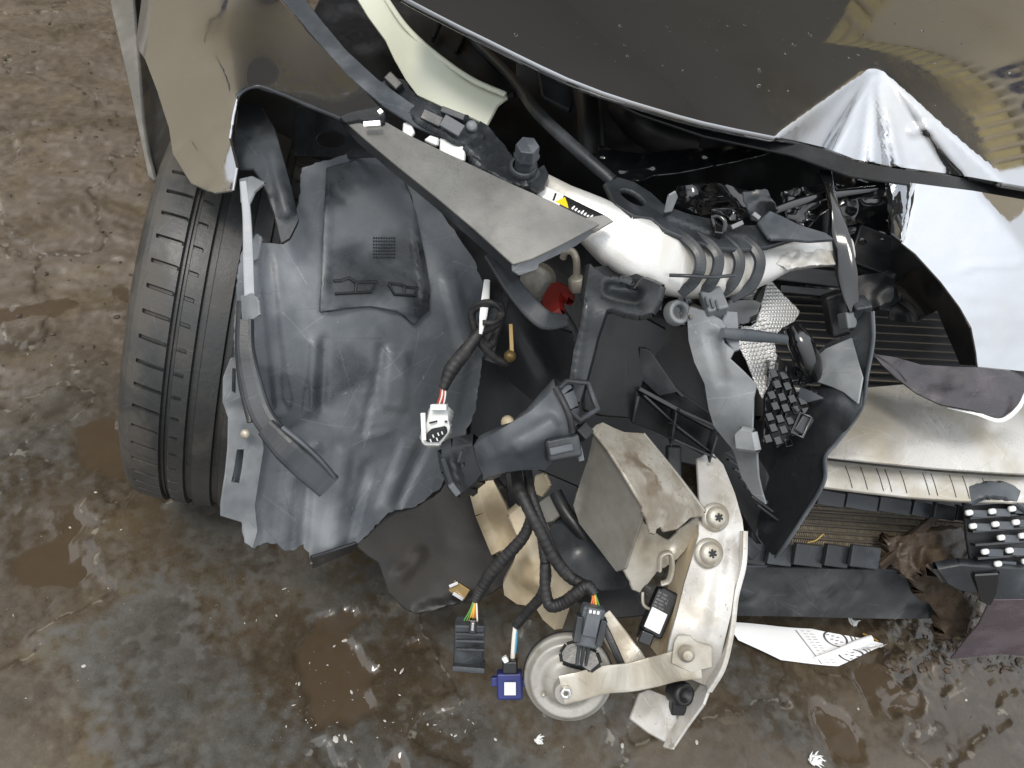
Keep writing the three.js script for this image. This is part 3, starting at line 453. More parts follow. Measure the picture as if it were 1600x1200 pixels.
// wing (front fender) and the door sill beyond it
{
  const wing = sheet(car, 'front_fender', M.paint, [[238, -30], [236, 0], [234, 45], [226, 90], [245, 140], [264, 200], [270, 240], [298, 285], [335, 301], [363, 297], [369, 262], [358, 216], [363, 180], [371, 148], [384, 138], [400, 134], [435, 145], [470, 160], [535, 185], [592, 167], [540, 112], [480, 50], [436, 0], [410, -30]], [[238, -30, 1.26], [226, 90, 1.14], [264, 200, 1.055], [298, 285, 0.995], [363, 297, 0.965], [371, 148, 0.985], [400, 134, 1.003], [470, 160, 0.985], [535, 185, 0.962], [592, 167, 0.968], [540, 112, 1.014], [480, 50, 1.07], [436, 0, 1.122], [320, 60, 1.075], [330, 180, 1.0], [410, -30, 1.14], [280, 120, 1.085]], { res: 7, th: 0.004, bump: (x, y) => -0.004 * groove(x, y, 312, 20, 300, 100, 30) + 0.005 * groove(x, y, 318, 110, 345, 200, 26) + 0.004 * groove(x, y, 280, 225, 330, 285, 24) });
  part(wing, 'arch_lip', sweepGeo(pts3([[363, 296, 0.968], [369, 262, 0.975], [359, 218, 0.985], [364, 180, 0.987], [373, 148, 0.988], [400, 135, 1.002], [440, 147, 0.996], [475, 162, 0.985], [535, 186, 0.965]]), 0.003, 0.003, { sides: 8, seg: 50 }), M.plastic);
  part(wing, 'mounting_rail', sheetGeo([[436, -10], [470, -10], [500, 30], [540, 78], [590, 124], [640, 160], [690, 190], [727, 212], [712, 223], [650, 196], [597, 163], [545, 118], [488, 55]], [[436, -10, 1.135], [470, -10, 1.14], [540, 78, 1.045], [545, 118, 1.008], [640, 160, 0.99], [650, 196, 0.98], [727, 212, 0.985], [712, 223, 0.975]], { res: 8, th: 0.004, bump: (x, y) => -0.003 * groove(x, y, 470, 25, 600, 155, 5) }), M.slate);
  const sill = sheet(car, 'door_sill', M.trim, [[150, -80], [196, -80], [207, 0], [212, 58], [216, 110], [222, 190], [230, 240], [241, 281], [232, 274], [206, 150], [172, 0]], [[150, -80, 2.05], [172, 0, 1.85], [206, 150, 1.62], [241, 281, 1.48], [207, 0, 1.82], [216, 110, 1.66]], { res: 10, th: 0.01 });
  part(sill, 'wing_return', sheetGeo([[220, -20], [240, -20], [236, 40], [226, 92], [218, 80], [213, 62], [221, 0]], [[220, -20, 1.5], [240, -20, 1.3], [226, 92, 1.2], [213, 62, 1.45]], { res: 8, th: 0.004 }), M.trim);
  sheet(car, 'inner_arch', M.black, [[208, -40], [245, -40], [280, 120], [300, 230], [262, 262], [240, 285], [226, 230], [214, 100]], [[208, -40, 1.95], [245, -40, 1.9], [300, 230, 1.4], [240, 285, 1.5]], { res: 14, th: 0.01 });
  // inner wing plate with the oval hole, seen through the arch
  const oval = []; for (let i = 0; i < 18; i++) oval.push([516 + 23 * Math.cos(i / 18 * 6.283), 218 + 14 * Math.sin(i / 18 * 6.283)]);
  sheet(car, 'inner_wing_plate', M.plastic, [[462, 166], [500, 170], [535, 186], [572, 224], [596, 244], [540, 246], [500, 244], [460, 243]], [[462, 166, 1.14], [596, 244, 1.08], [460, 243, 1.13]], { res: 7, th: 0.003, holes: [oval] });
  sheet(car, 'inner_arch_back', M.black, [[360, 130], [480, 130], [600, 200], [640, 260], [560, 330], [400, 330], [360, 260]], [[360, 130, 1.22], [600, 200, 1.2], [400, 330, 1.12], [560, 330, 1.14]], { res: 16, th: 0.006 });
}

// headlamp top trim running from wing to the front
{
  const tr = sheet(car, 'headlamp_trim', M.trim, [[534, 184], [560, 178], [598, 188], [640, 212], [720, 250], [800, 288], [860, 314], [900, 334], [936, 350], [880, 380], [830, 404], [802, 412], [740, 356], [680, 306], [620, 258], [570, 216]], [[534, 184, 0.965], [598, 188, 0.965], [720, 250, 0.935], [936, 350, 0.915], [802, 412, 0.875], [680, 306, 0.92], [620, 258, 0.94], [780, 330, 0.9]], { res: 8, th: 0.003 });
  part(tr, 'lower_flange', sheetGeo([[534, 186], [570, 218], [620, 260], [680, 308], [740, 358], [803, 414], [800, 424], [790, 420], [735, 372], [675, 320], [612, 268], [560, 224], [532, 192]], [[534, 186, 0.967], [680, 308, 0.922], [803, 414, 0.877], [790, 424, 0.9], [675, 322, 0.945], [532, 194, 0.985]], { res: 7, th: 0.004 }), M.plastic);
  part(tr, 'end_flange', sheetGeo([[803, 414], [830, 406], [880, 382], [926, 356], [924, 366], [900, 384], [872, 398], [842, 412], [840, 420], [812, 430], [803, 424]], [[803, 414, 0.877], [926, 356, 0.917], [812, 430, 0.89], [900, 384, 0.92]], { res: 6, th: 0.004 }), M.grey);
  part(tr, 'end_tongue', sheetGeo([[908, 342], [945, 336], [958, 345], [928, 362], [912, 366]], [[908, 342, 0.925], [958, 345, 0.93], [912, 366, 0.92]], { res: 6, th: 0.003 }), M.trim);
  part(tr, 'fixing_cap', sheetGeo([[532, 182], [545, 176], [592, 166], [600, 178], [598, 192], [560, 186], [540, 190]], [[532, 182, 0.96], [592, 166, 0.965], [598, 192, 0.958]], { res: 6, th: 0.006 }), M.plastic);
  part(tr, 'bright_clip', boxGeo(568, 195, 0.945, 595, 193, 0.945, 9, 0.006), M.silver);
  part(tr, 'bright_clip', boxGeo(592, 172, 0.95, 597, 178, 0.95, 8, 0.005), M.silver);
}
{ // clips and fittings between wing and trim
  const cl = sheet(car, 'clip_rail', M.plastic, [[596, 128], [612, 120], [632, 126], [650, 150], [700, 170], [728, 180], [748, 196], [760, 230], [752, 250], [724, 224], [690, 205], [640, 178], [600, 152]], [[596, 128, 1.02], [632, 126, 1.02], [728, 180, 0.99], [760, 230, 0.97], [640, 178, 0.98]], { res: 6, th: 0.01, rag: 3, bump: (x, y) => 0.01 * (fbm(x / 9, y / 9, 51, 2) - 0.5) });
  part(cl, 'clip', boxGeo(660, 178, 0.965, 690, 192, 0.965, 16, 0.006), M.plastic); part(cl, 'clip', boxGeo(692, 188, 0.958, 722, 206, 0.955, 20, 0.006), M.slate); part(cl, 'clip', boxGeo(690, 172, 0.975, 726, 186, 0.975, 10, 0.012), M.plastic);
  part(cl, 'clip', boxGeo(606, 120, 1.0, 626, 140, 1.0, 16, 0.02), M.black);
  part(cl, 'bright_pad', sheetGeo([[688, 216], [704, 220], [720, 222], [726, 236], [724, 250], [706, 243], [688, 236]], [[688, 216, 0.975], [724, 250, 0.96], [720, 222, 0.97]], { res: 5, th: 0.005 }), M.whitePlastic);
  part(cl, 'bright_pad', sheetGeo([[664, 218], [672, 212], [684, 216], [682, 226], [672, 222]], [[664, 218, 0.972], [684, 216, 0.97], [672, 224, 0.97]], { res: 4, th: 0.005 }), M.whitePlastic);
  part(cl, 'bright_pad', sheetGeo([[631, 192], [640, 190], [647, 206], [642, 213], [630, 206]], [[631, 192, 0.985], [647, 206, 0.98], [630, 206, 0.98]], { res: 4, th: 0.004 }), M.whitePlastic);
  part(cl, 'pivot', latheGeo(P(737, 198, 0.975), TOCAM, [[0, 0.006], [0.005, 0.006], [0.007, 0.003], [0.007, -0.01]], 16), M.grey);
  sheet(car, 'clip_bracket', M.plastic, [[728, 205], [752, 190], [770, 205], [790, 228], [812, 262], [828, 292], [800, 284], [756, 262], [735, 240]], [[728, 205, 0.98], [770, 205, 0.99], [828, 292, 0.95], [756, 262, 0.95]], { res: 7, th: 0.012, rag: 3, bump: (x, y) => 0.012 * (fbm(x / 10, y / 10, 57, 2) - 0.5) });
  const cap = part(car, 'filler_cap', latheGeo(P(818, 292, 0.985), V(0, 0, 0).subVectors(P(820, 232, 0.935), P(815, 285, 0.985)), [[0, 0.07], [0.0125, 0.07], [0.0135, 0.068], [0.0135, 0.056], [0.015, 0.055], [0.015, 0.05], [0.0125, 0.048], [0.0125, 0.03], [0.018, 0.028], [0.018, 0]], 6), M.slate);
  part(cap, 'collar', latheGeo(P(816, 282, 0.975), V(0, 0, 0).subVectors(P(820, 232, 0.935), P(815, 285, 0.985)), [[0.013, 0.026], [0.0165, 0.026], [0.0165, 0.018], [0.014, 0.016], [0.014, -0.01]], 24), M.plastic);
  sheet(car, 'cap_bracket', M.plastic, [[836, 268], [850, 258], [856, 270], [850, 292], [838, 300], [828, 292]], [[836, 268, 0.965], [856, 270, 0.97], [838, 300, 0.95]], { res: 5, th: 0.006 });
}

// aluminium crossmember tube with the black ribbed carrier over it
{
  const t = [[838, 282, 1.0], [880, 312, 0.99], [920, 340, 0.985], [965, 372, 0.985], [1010, 398, 0.985], [1055, 416, 0.99], [1095, 424, 1.0], [1140, 424, 1.02], [1185, 412, 1.05], [1230, 400, 1.08], [1320, 392, 1.14]];
  const tube = bar(car, 'aluminium_crossmember', M.tubeAlu, t, [0.012, 0.018, 0.027, 0.036, 0.039, 0.036, 0.033, 0.031, 0.028, 0.020, 0.019], [0.014, 0.018, 0.022, 0.026, 0.028, 0.027, 0.026, 0.025, 0.022, 0.018, 0.016], { sq: 0.62, sides: 28, seg: 60 });
  const lab = document.createElement('canvas'); lab.width = 256; lab.height = 64; const c = lab.getContext('2d');
  c.fillStyle = '#e6e6e2'; c.fillRect(0, 0, 256, 64); c.fillStyle = '#15171a'; c.fillRect(98, 0, 158, 64); c.fillStyle = '#e3c21c'; c.beginPath(); c.moveTo(78, 56); c.lineTo(104, 6); c.lineTo(132, 56); c.fill(); c.fillStyle = '#15171a'; c.fillRect(66, 10, 7, 46);
  c.strokeStyle = '#e8e8e8'; c.lineWidth = 4; for (let i = 0; i < 9; i++) { const x = 142 + i * 12; c.beginPath(); c.moveTo(x, 50); c.quadraticCurveTo(x + 8, 8 + (i % 3) * 10, x + 4, 52); c.stroke(); }
  const lt = new THREE.CanvasTexture(lab); lt.colorSpace = THREE.SRGBColorSpace;
  const L0 = [[842, 286, 0.978], [945, 336, 0.957], [936, 352, 0.952], [836, 302, 0.968]].map(p => P(...p));
  const lg = new THREE.BufferGeometry(), nL = V(0, 0, 0).subVectors(L0[1], L0[0]).cross(V(0, 0, 0).subVectors(L0[3], L0[0])).normalize(); if (nL.dot(TOCAM) < 0) nL.negate();
  const qs = []; for (const o of [0, -0.0015]) for (const p of L0) { const q = p.clone().addScaledVector(nL, o); qs.push(q.x, q.y, q.z); }
  lg.setAttribute('position', new THREE.Float32BufferAttribute(qs, 3)); lg.setAttribute('uv', new THREE.Float32BufferAttribute([0, 1, 1, 1, 1, 0, 0, 0, 0, 1, 1, 1, 1, 0, 0, 0], 2)); lg.setIndex([0, 3, 1, 1, 3, 2, 4, 5, 7, 5, 6, 7, 0, 1, 4, 1, 5, 4, 3, 7, 2, 2, 7, 6]); lg.computeVertexNormals();
  part(tube, 'warning_label', lg, new THREE.MeshStandardMaterial({ map: lt, roughness: 0.4 }), 'sticker with a yellow warning triangle');
  const rib = p => bar(tube, 'retaining_rib', M.plastic, p, 0.0068, 0.004, { sq: 0.5, sides: 10, seg: 22 });
  rib([[1046, 358, 0.975], [1072, 374, 0.962], [1091, 396, 0.955], [1094, 418, 0.955], [1084, 440, 0.962], [1064, 458, 0.975]]);
  rib([[1080, 366, 0.98], [1106, 380, 0.968], [1121, 400, 0.963], [1121, 420, 0.965], [1111, 442, 0.97], [1094, 460, 0.982]]);
  rib([[1128, 372, 0.99], [1148, 390, 0.982], [1155, 408, 0.98], [1152, 428, 0.982], [1140, 448, 0.988], [1118, 462, 1.0]]);
  rib([[1158, 372, 1.0], [1178, 388, 0.992], [1187, 406, 0.99], [1183, 430, 0.993], [1170, 450, 1.0], [1142, 466, 1.01]]);
  bar(tube, 'wire_clip', M.plastic, [[1046, 430, 0.952], [1075, 431, 0.945], [1112, 433, 0.95], [1148, 430, 0.965]], 0.0022, 0.002, { sides: 8 });
  sheet(tube, 'torn_foil', M.alu, [[1222, 392], [1262, 388], [1308, 392], [1312, 412], [1270, 414], [1232, 420], [1214, 412]], [[1222, 392, 1.05], [1312, 400, 1.1], [1232, 420, 1.04]], { res: 4, th: 0.002, rag: 2, bump: (x, y) => 0.01 * (fbm(x / 10, y / 10, 77, 3) - 0.5) });
  // carrier over the tube
  const ov = []; for (let i = 0; i < 16; i++) { const a = i / 16 * 6.283, x = 24 * Math.cos(a), y = 9 * Math.sin(a); ov.push([989 + x * 0.86 - y * 0.5, 308 + x * 0.5 + y * 0.86]); }
  const ca = sheet(car, 'latch_carrier', M.plastic, [[946, 286], [966, 277], [990, 284], [1016, 300], [1040, 322], [1075, 334], [1110, 342], [1128, 348], [1150, 352], [1180, 352], [1210, 345], [1236, 356], [1240, 372], [1200, 384], [1165, 388], [1120, 386], [1075, 372], [1040, 358], [1018, 340], [990, 336], [962, 318]], [[946, 286, 0.99], [1016, 300, 1.0], [1040, 345, 0.97], [1110, 342, 1.0], [1120, 386, 0.965], [1240, 372, 1.03], [1210, 345, 1.04]], { res: 7, th: 0.008, holes: [ov], bump: (x, y) => -0.008 * groove(x, y, 1040, 332, 1120, 362, 7) - 0.006 * groove(x, y, 1130, 356, 1180, 370, 8) });
  part(ca, 'blade', sheetGeo([[1040, 332], [1046, 306], [1056, 300], [1059, 308], [1050, 330]], [[1040, 332, 0.965], [1056, 300, 0.955], [1059, 308, 0.962]], { res: 4, th: 0.003 }), M.grey);
  part(ca, 'clip_ring', sweepGeo(pts3([[1112, 340, 0.975], [1122, 338, 0.972], [1132, 346, 0.97], [1130, 362, 0.972], [1118, 356, 0.975], [1112, 340, 0.975]]), 0.003, 0.003, { sides: 8, seg: 26 }), M.gloss);
  part(ca, 'clip_post', boxGeo(1120, 348, 0.985, 1120, 372, 0.975, 14, 0.02), M.gloss);
  for (const q of [[1142, 356, 1160, 348], [1176, 334, 1186, 342]]) part(ca, 'clip_post', boxGeo(q[0], q[1], 0.985, q[2], q[3], 0.985, 7, 0.008), M.grey);
  part(ca, 'arm', sheetGeo([[1186, 346], [1204, 330], [1222, 338], [1250, 352], [1290, 364], [1302, 373], [1268, 376], [1222, 372], [1204, 372]], [[1186, 346, 1.01], [1204, 330, 1.02], [1302, 373, 1.06], [1222, 372, 1.0]], { res: 6, th: 0.006, bump: (x, y) => 0.006 * (fbm(x / 14, y / 14, 93, 2) - 0.5) }), M.slate);
  sheet(car, 'lower_carrier', M.gloss, [[1030, 470], [1060, 462], [1110, 470], [1180, 468], [1200, 440], [1180, 500], [1120, 520], [1060, 505], [1022, 490]], [[1030, 470, 1.02], [1200, 440, 1.1], [1120, 520, 1.05], [1060, 505, 1.03]], { res: 8, th: 0.008, rag: 4, bump: (x, y) => 0.014 * (fbm(x / 14, y / 14, 95, 2) - 0.5) });
  part(car, 'socket_ring', latheGeo(P(1060, 488, 0.99), TOCAM.clone().add(V(0.3, 0, 0)), [[0.008, -0.006], [0.008, 0.004], [0.012, 0.006], [0.015, 0.004], [0.016, -0.008]], 24), M.grey);
  // crinkled black foil under the hood edge
  sheet(car, 'crinkled_film', M.gloss, [[936, 226], [958, 234], [1000, 240], [1040, 236], [1080, 232], [1130, 230], [1190, 222], [1222, 226], [1200, 240], [1150, 252], [1100, 262], [1060, 270], [1020, 274], [1004, 282], [950, 284], [930, 262]], [[936, 226, 1.1], [1222, 226, 1.15], [1060, 270, 1.1], [950, 284, 1.06]], { res: 4, th: 0.002, bump: (x, y) => 0.016 * (fbm(x / 20, y / 14, 97, 2) - 0.5) + 0.014 * Math.abs(fbm(x / 26, y / 10, 99, 1) - 0.5) });
}
{
  const crush = (o, d, sd, m = M.gloss) => sheet(car, 'crushed_plastic', m, o, o.map(([x, y], i) => [x, y, d + (hash(i, sd, 3) - 0.5) * 0.04]), { res: 6, th: 0.003, rag: 4, bump: (x, y) => 0.02 * (fbm(x / 34, y / 34, 200 + sd, 2) - 0.5) + 0.02 * Math.abs(fbm(x / 40, y / 18, 220 + sd, 1) - 0.5) });
  crush([[1060, 290], [1120, 286], [1180, 300], [1190, 330], [1150, 345], [1090, 335], [1056, 318]], 1.12, 1); crush([[1160, 300], [1200, 296], [1216, 330], [1200, 346], [1176, 344]], 1.05, 2, M.plastic);
  crush([[1220, 300], [1290, 286], [1300, 320], [1260, 356], [1230, 350]], 1.17, 3); crush([[1310, 300], [1384, 290], [1392, 370], [1350, 380], [1316, 360]], 1.24, 4); crush([[1250, 425], [1330, 432], [1400, 420], [1394, 470], [1340, 490], [1262, 462]], 1.24, 5, M.black);
  crush([[1320, 270], [1386, 280], [1384, 304], [1330, 312], [1296, 300]], 1.15, 6); crush([[980, 330], [1030, 350], [1000, 366], [962, 350]], 1.08, 7, M.black);
}
console.log('crossmember');

// parts in the gap between trim and liner
{
  const fit = part(car, 'pulley', latheGeo(P(838, 440, 1.06), TOCAM.clone().add(V(-0.2, -0.3, 0)), [[0, 0.01], [0.012, 0.01], [0.014, 0.006], [0.02, 0.006], [0.022, 0], [0.022, -0.02]], 28), M.castGrey);
  const valve = sheet(car, 'red_cap', M.red, [[848, 468], [852, 456], [862, 442], [872, 440], [890, 450], [888, 464], [876, 456], [872, 466], [874, 482], [864, 488], [850, 480]], [[848, 468, 1.02], [890, 450, 1.02], [864, 488, 1.0]], { res: 4, th: 0.016 });
  const pipe = bar(car, 'metal_pipe', M.steel, [[880, 402, 1.0], [884, 393, 0.99], [894, 393, 0.985], [900, 404, 0.985], [901, 434, 1.0]], 0.0045, 0.0045, { sides: 12, seg: 24 });
  part(pipe, 'nut', latheGeo(P(902, 452, 1.005), V(0, 0, 0).subVectors(P(901, 434, 0.995), P(902, 452, 1.005)), [[0, 0.018], [0.008, 0.018], [0.0105, 0.015], [0.0105, 0], [0, 0]], 6), M.steel);
  bar(car, 'lower_brace', M.plastic, [[766, 398, 1.0], [800, 446, 0.985], [830, 482, 0.975], [852, 500, 0.975], [882, 502, 0.99]], [0.008, 0.011, 0.012, 0.012, 0.008], 0.006, { sq: 0.45, sides: 14, seg: 24 });
  sheet(car, 'inner_gusset', M.black, [[756, 440], [800, 440], [846, 508], [890, 520], [900, 590], [880, 610], [850, 640], [800, 600], [770, 560]], [[756, 440, 1.2], [846, 508, 1.12], [900, 590, 1.1], [800, 600, 1.18], [770, 560, 1.2]], { res: 12, th: 0.006, bump: (x, y) => 0.01 * groove(x, y, 790, 450, 860, 590, 20) });
  part(car, 'brass_fitting', boxGeo(798, 506, 1.03, 800, 556, 1.03, 7, 0.008), M.brass);
  part(car, 'brass_fitting', latheGeo(P(797, 556, 1.03), TOCAM, [[0, 0.006], [0.007, 0.004], [0.008, -0.006]], 12), M.brass);
}
// goblet shaped headlamp bracket
{
  const br = sheet(car, 'headlamp_bracket', M.plastic, [[922, 412], [930, 420], [944, 430], [962, 436], [985, 446], [998, 444], [1004, 434], [1020, 440], [1032, 446], [1027, 468], [1018, 488], [1000, 492], [978, 488], [958, 480], [947, 484], [938, 512], [932, 530], [926, 556], [916, 594], [906, 628], [892, 624], [888, 604], [892, 580], [896, 550], [906, 508], [914, 460]], [[922, 412, 0.94], [985, 446, 0.95], [1032, 446, 0.93], [1018, 488, 0.925], [958, 480, 0.92], [932, 530, 0.925], [906, 628, 0.93], [892, 580, 0.925], [914, 460, 0.92]], { res: 6, th: 0.012, bump: (x, y) => 0.012 * groove(x, y, 945, 450, 1000, 462, 14) - 0.004 * groove(x, y, 918, 470, 896, 610, 6) });
  part(br, 'cup_back', sheetGeo([[930, 418], [960, 414], [1004, 432], [990, 450], [962, 442], [940, 432]], [[930, 418, 0.95], [960, 414, 0.985], [1004, 432, 0.95], [962, 442, 0.965]], { res: 7, th: 0.004 }), M.black);
  const shroud = sheet(car, 'lamp_backing', M.black, [[944, 482], [1000, 494], [1040, 516], [1036, 540], [1010, 572], [1000, 610], [988, 652], [940, 648], [915, 640], [914, 605], [930, 545]], [[944, 482, 0.985], [1040, 516, 1.02], [988, 652, 1.04], [915, 640, 1.0]], { res: 10, th: 0.008 });
}
// duct shaped lamp holder with its black end clip
{
  const du = sheet(car, 'lamp_adjuster', M.slate, [[738, 698], [764, 682], [790, 666], [830, 642], [868, 606], [878, 618], [888, 642], [893, 672], [890, 690], [876, 706], [852, 734], [820, 734], [790, 738], [766, 744], [750, 752]], [[738, 698, 0.96], [830, 642, 0.915], [868, 606, 0.905], [893, 672, 0.91], [852, 734, 0.945], [750, 752, 0.975], [815, 690, 0.9], [770, 715, 0.93]], { res: 6, th: 0.03, bump: (x, y) => -0.008 * groove(x, y, 800, 700, 870, 660, 22) - 0.004 * groove(x, y, 750, 722, 800, 696, 10) });
  part(du, 'end_clip', sheetGeo([[690, 710], [706, 702], [738, 696], [750, 742], [744, 752], [716, 774], [706, 770], [700, 750], [694, 740]], [[690, 710, 0.965], [738, 696, 0.955], [750, 742, 0.96], [716, 774, 0.975]], { res: 5, th: 0.03, holes: [[[720, 724], [726, 722], [727, 729], [721, 731]]], bump: (x, y) => 0.004 * groove(x, y, 708, 712, 722, 762, 3) }), M.plastic);
  part(du, 'clip_tab', boxGeo(692, 716, 0.955, 706, 758, 0.96, 8, 0.006), M.plastic); part(du, 'clip_tab', boxGeo(704, 756, 0.955, 716, 772, 0.96, 10, 0.008), M.slate); part(du, 'clip_tab', boxGeo(716, 722, 0.943, 722, 704, 0.943, 4, 0.008), M.black);
  part(du, 'motor_box', boxGeo(852, 704, 0.915, 904, 694, 0.92, 36, 0.03), M.plastic); part(du, 'motor_box', boxGeo(858, 706, 0.9, 894, 698, 0.905, 12, 0.008), M.slate);
  part(du, 'frame_loop', sweepGeo(pts3([[872, 608, 0.9], [884, 596, 0.91], [918, 598, 0.93], [934, 640, 0.93], [904, 656, 0.9], [890, 642, 0.895]]), 0.0035, 0.0035, { sides: 8, straight: true }), M.plastic);
  part(du, 'torn_edge', sweepGeo(pts3([[868, 606, 0.9], [880, 628, 0.894], [890, 652, 0.893], [894, 676, 0.897]]), 0.004, 0.004, { sides: 7 }), M.black);
  part(du, 'bracket_tab', boxGeo(905, 682, 0.92, 918, 668, 0.93, 22, 0.012), M.black); part(du, 'bracket_tab', boxGeo(904, 698, 0.92, 908, 718, 0.925, 9, 0.01), M.grey);
}
// splash shield and the tan chassis rail
{
  const sp = sheet(car, 'splash_shield', M.shield, [[556, 852], [580, 832], [606, 800], [650, 792], [690, 768], [718, 720], [742, 700], [765, 760], [790, 820], [806, 880], [796, 905], [770, 925], [735, 938], [700, 945], [672, 955], [648, 958], [628, 946], [610, 928], [602, 905], [592, 880], [578, 868]], [[556, 852, 1.14], [606, 800, 1.175], [742, 700, 1.25], [806, 880, 1.2], [735, 938, 1.16], [648, 958, 1.15], [602, 905, 1.14], [690, 850, 1.19]], { res: 8, th: 0.004, bump: (x, y) => -0.008 * groove(x, y, 620, 905, 660, 860, 14) + 0.004 * (fbm(x / 50, y / 50, 105, 2) - 0.5) - 0.008 * groove(x, y, 650, 955, 760, 928, 10) + 0.006 * groove(x, y, 630, 885, 642, 870, 6), rag: 3 });
  const clip = part(sp, 'spring_clip', boxGeo(706, 914, 1.13, 730, 930, 1.125, 20, 0.006), M.brass); part(clip, 'clip_lip', boxGeo(708, 926, 1.122, 724, 936, 1.122, 6, 0.006), M.silver); part(clip, 'clip_lip', boxGeo(702, 916, 1.122, 716, 910, 1.122, 5, 0.006), M.silver);
  sheet(car, 'chassis_rail', M.cream, [[728, 690], [740, 684], [766, 742], [790, 790], [812, 848], [782, 860], [758, 800], [744, 745]], [[728, 690, 1.24], [766, 742, 1.2], [812, 848, 1.17], [782, 860, 1.16], [744, 745, 1.19]], { res: 7, th: 0.03 });
  part(car, 'rail_bolt', latheGeo(P(793, 660, 1.1), TOCAM, [[0, 0.01], [0.007, 0.009], [0.009, 0], [0.009, -0.02]], 14), M.cream);
  const cm = sheet(car, 'cream_bracket', M.cream, [[796, 806], [812, 792], [838, 800], [848, 840], [850, 868], [866, 886], [890, 898], [900, 915], [880, 945], [866, 984], [848, 968], [836, 948], [808, 944], [788, 930], [786, 914], [802, 880], [812, 848]], [[796, 806, 1.1], [838, 800, 1.1], [850, 868, 1.06], [900, 915, 1.05], [866, 984, 1.1], [788, 930, 1.14], [812, 860, 1.1]], { res: 7, th: 0.02, bump: (x, y) => 0.01 * groove(x, y, 835, 810, 845, 890, 12) - 0.012 * groove(x, y, 810, 900, 860, 920, 16) });
  sheet(cm, 'bracket_tab', M.cream, [[836, 746], [850, 742], [858, 760], [846, 776], [834, 770]], [[836, 746, 1.08], [858, 760, 1.07], [834, 770, 1.09]], { res: 5, th: 0.006 });
  sheet(car, 'grey_bracket', M.castGrey, [[836, 790], [862, 772], [884, 796], [862, 814], [850, 816]], [[836, 790, 1.08], [884, 796, 1.05], [850, 816, 1.07]], { res: 6, th: 0.005 });
  sheet(car, 'black_dome', M.plastic, [[858, 830], [872, 806], [890, 800], [914, 830], [944, 868], [980, 908], [975, 918], [940, 922], [905, 908], [875, 880]], [[858, 830, 1.06], [890, 800, 1.07], [980, 908, 1.05], [905, 908, 1.03], [905, 860, 1.03]], { res: 7, th: 0.006 });
  bar(car, 'shock_hose', M.black, [[868, 770, 1.06], [884, 800, 1.05], [908, 832, 1.045], [930, 870, 1.06]], 0.009, 0.009, { sides: 12 });
  sheet(car, 'lower_shade_sheet', M.black, [[790, 740], [830, 730], [900, 760], [990, 920], [1010, 960], [960, 965], [880, 930], [830, 880], [800, 830]], [[790, 740, 1.25], [900, 760, 1.2], [1010, 960, 1.14], [830, 880, 1.2]], { res: 16, th: 0.006 });  // black sheet standing in for the shade below rail and crash box
}
// aluminium crash box
{
  const bx = sheet(car, 'crash_box', M.castDirty, [[926, 670], [932, 664], [942, 660], [958, 668], [975, 675], [1004, 677], [1030, 706], [1056, 740], [1080, 772], [1100, 798], [1099, 806], [1090, 806], [1080, 808], [1058, 826], [1048, 828], [1038, 830], [1034, 822], [1026, 826], [1024, 834], [1018, 832], [1012, 812], [1005, 800], [1006, 792], [978, 744], [950, 700]], [[926, 670, 0.955], [1004, 677, 1.0], [1100, 798, 0.985], [1058, 826, 0.945], [1018, 832, 0.92], [1006, 792, 0.915], [950, 700, 0.935], [1030, 760, 0.945]], { res: 6, th: 0.004, bump: (x, y) => 0.003 * (fbm(x / 14, y / 14, 111, 3) - 0.5) - 0.003 * groove(x, y, 1010, 800, 1090, 800, 12) });
  part(bx, 'side_wall', sheetGeo([[928, 676], [950, 702], [978, 746], [1006, 794], [1002, 812], [990, 846], [976, 888], [962, 892], [930, 850], [905, 818], [896, 790], [908, 748], [918, 720]], [[928, 676, 0.96], [978, 746, 0.928], [1006, 794, 0.918], [976, 888, 0.955], [905, 818, 1.01], [908, 748, 1.0]], { res: 7, th: 0.004, bump: (x, y) => 0.003 * (fbm(x / 30, y / 30, 113, 3) - 0.5) + 0.004 * groove(x, y, 916, 730, 906, 800, 10) }), M.castGrey);
  part(bx, 'torn_floor', sheetGeo([[1003, 812], [1014, 826], [1030, 838], [1046, 846], [1070, 822], [1090, 808], [1096, 818], [1070, 860], [1050, 880], [1030, 890], [1000, 925], [990, 920], [976, 890]], [[1003, 812, 0.96], [1046, 846, 1.0], [1096, 818, 1.0], [1000, 925, 0.98], [976, 890, 0.96], [1030, 870, 0.985]], { res: 6, th: 0.004, rag: 3, bump: (x, y) => 0.006 * groove(x, y, 1010, 850, 1050, 860, 14) }), M.steel);
  part(bx, 'far_wall', sheetGeo([[1004, 679], [1056, 742], [1100, 800], [1094, 830], [1060, 800], [1010, 730]], [[1004, 679, 1.005], [1100, 800, 0.99], [1094, 830, 1.02], [1010, 730, 1.05]], { res: 9, th: 0.004 }), M.castGrey);
  part(bx, 'rolled_ear', sweepGeo(pts3([[1030, 890, 0.955], [1033, 868, 0.95], [1046, 864, 0.95], [1050, 880, 0.952], [1044, 908, 0.958], [1034, 912, 0.96]]), 0.003, 0.007, { sides: 8, seg: 26 }), M.steel);
}
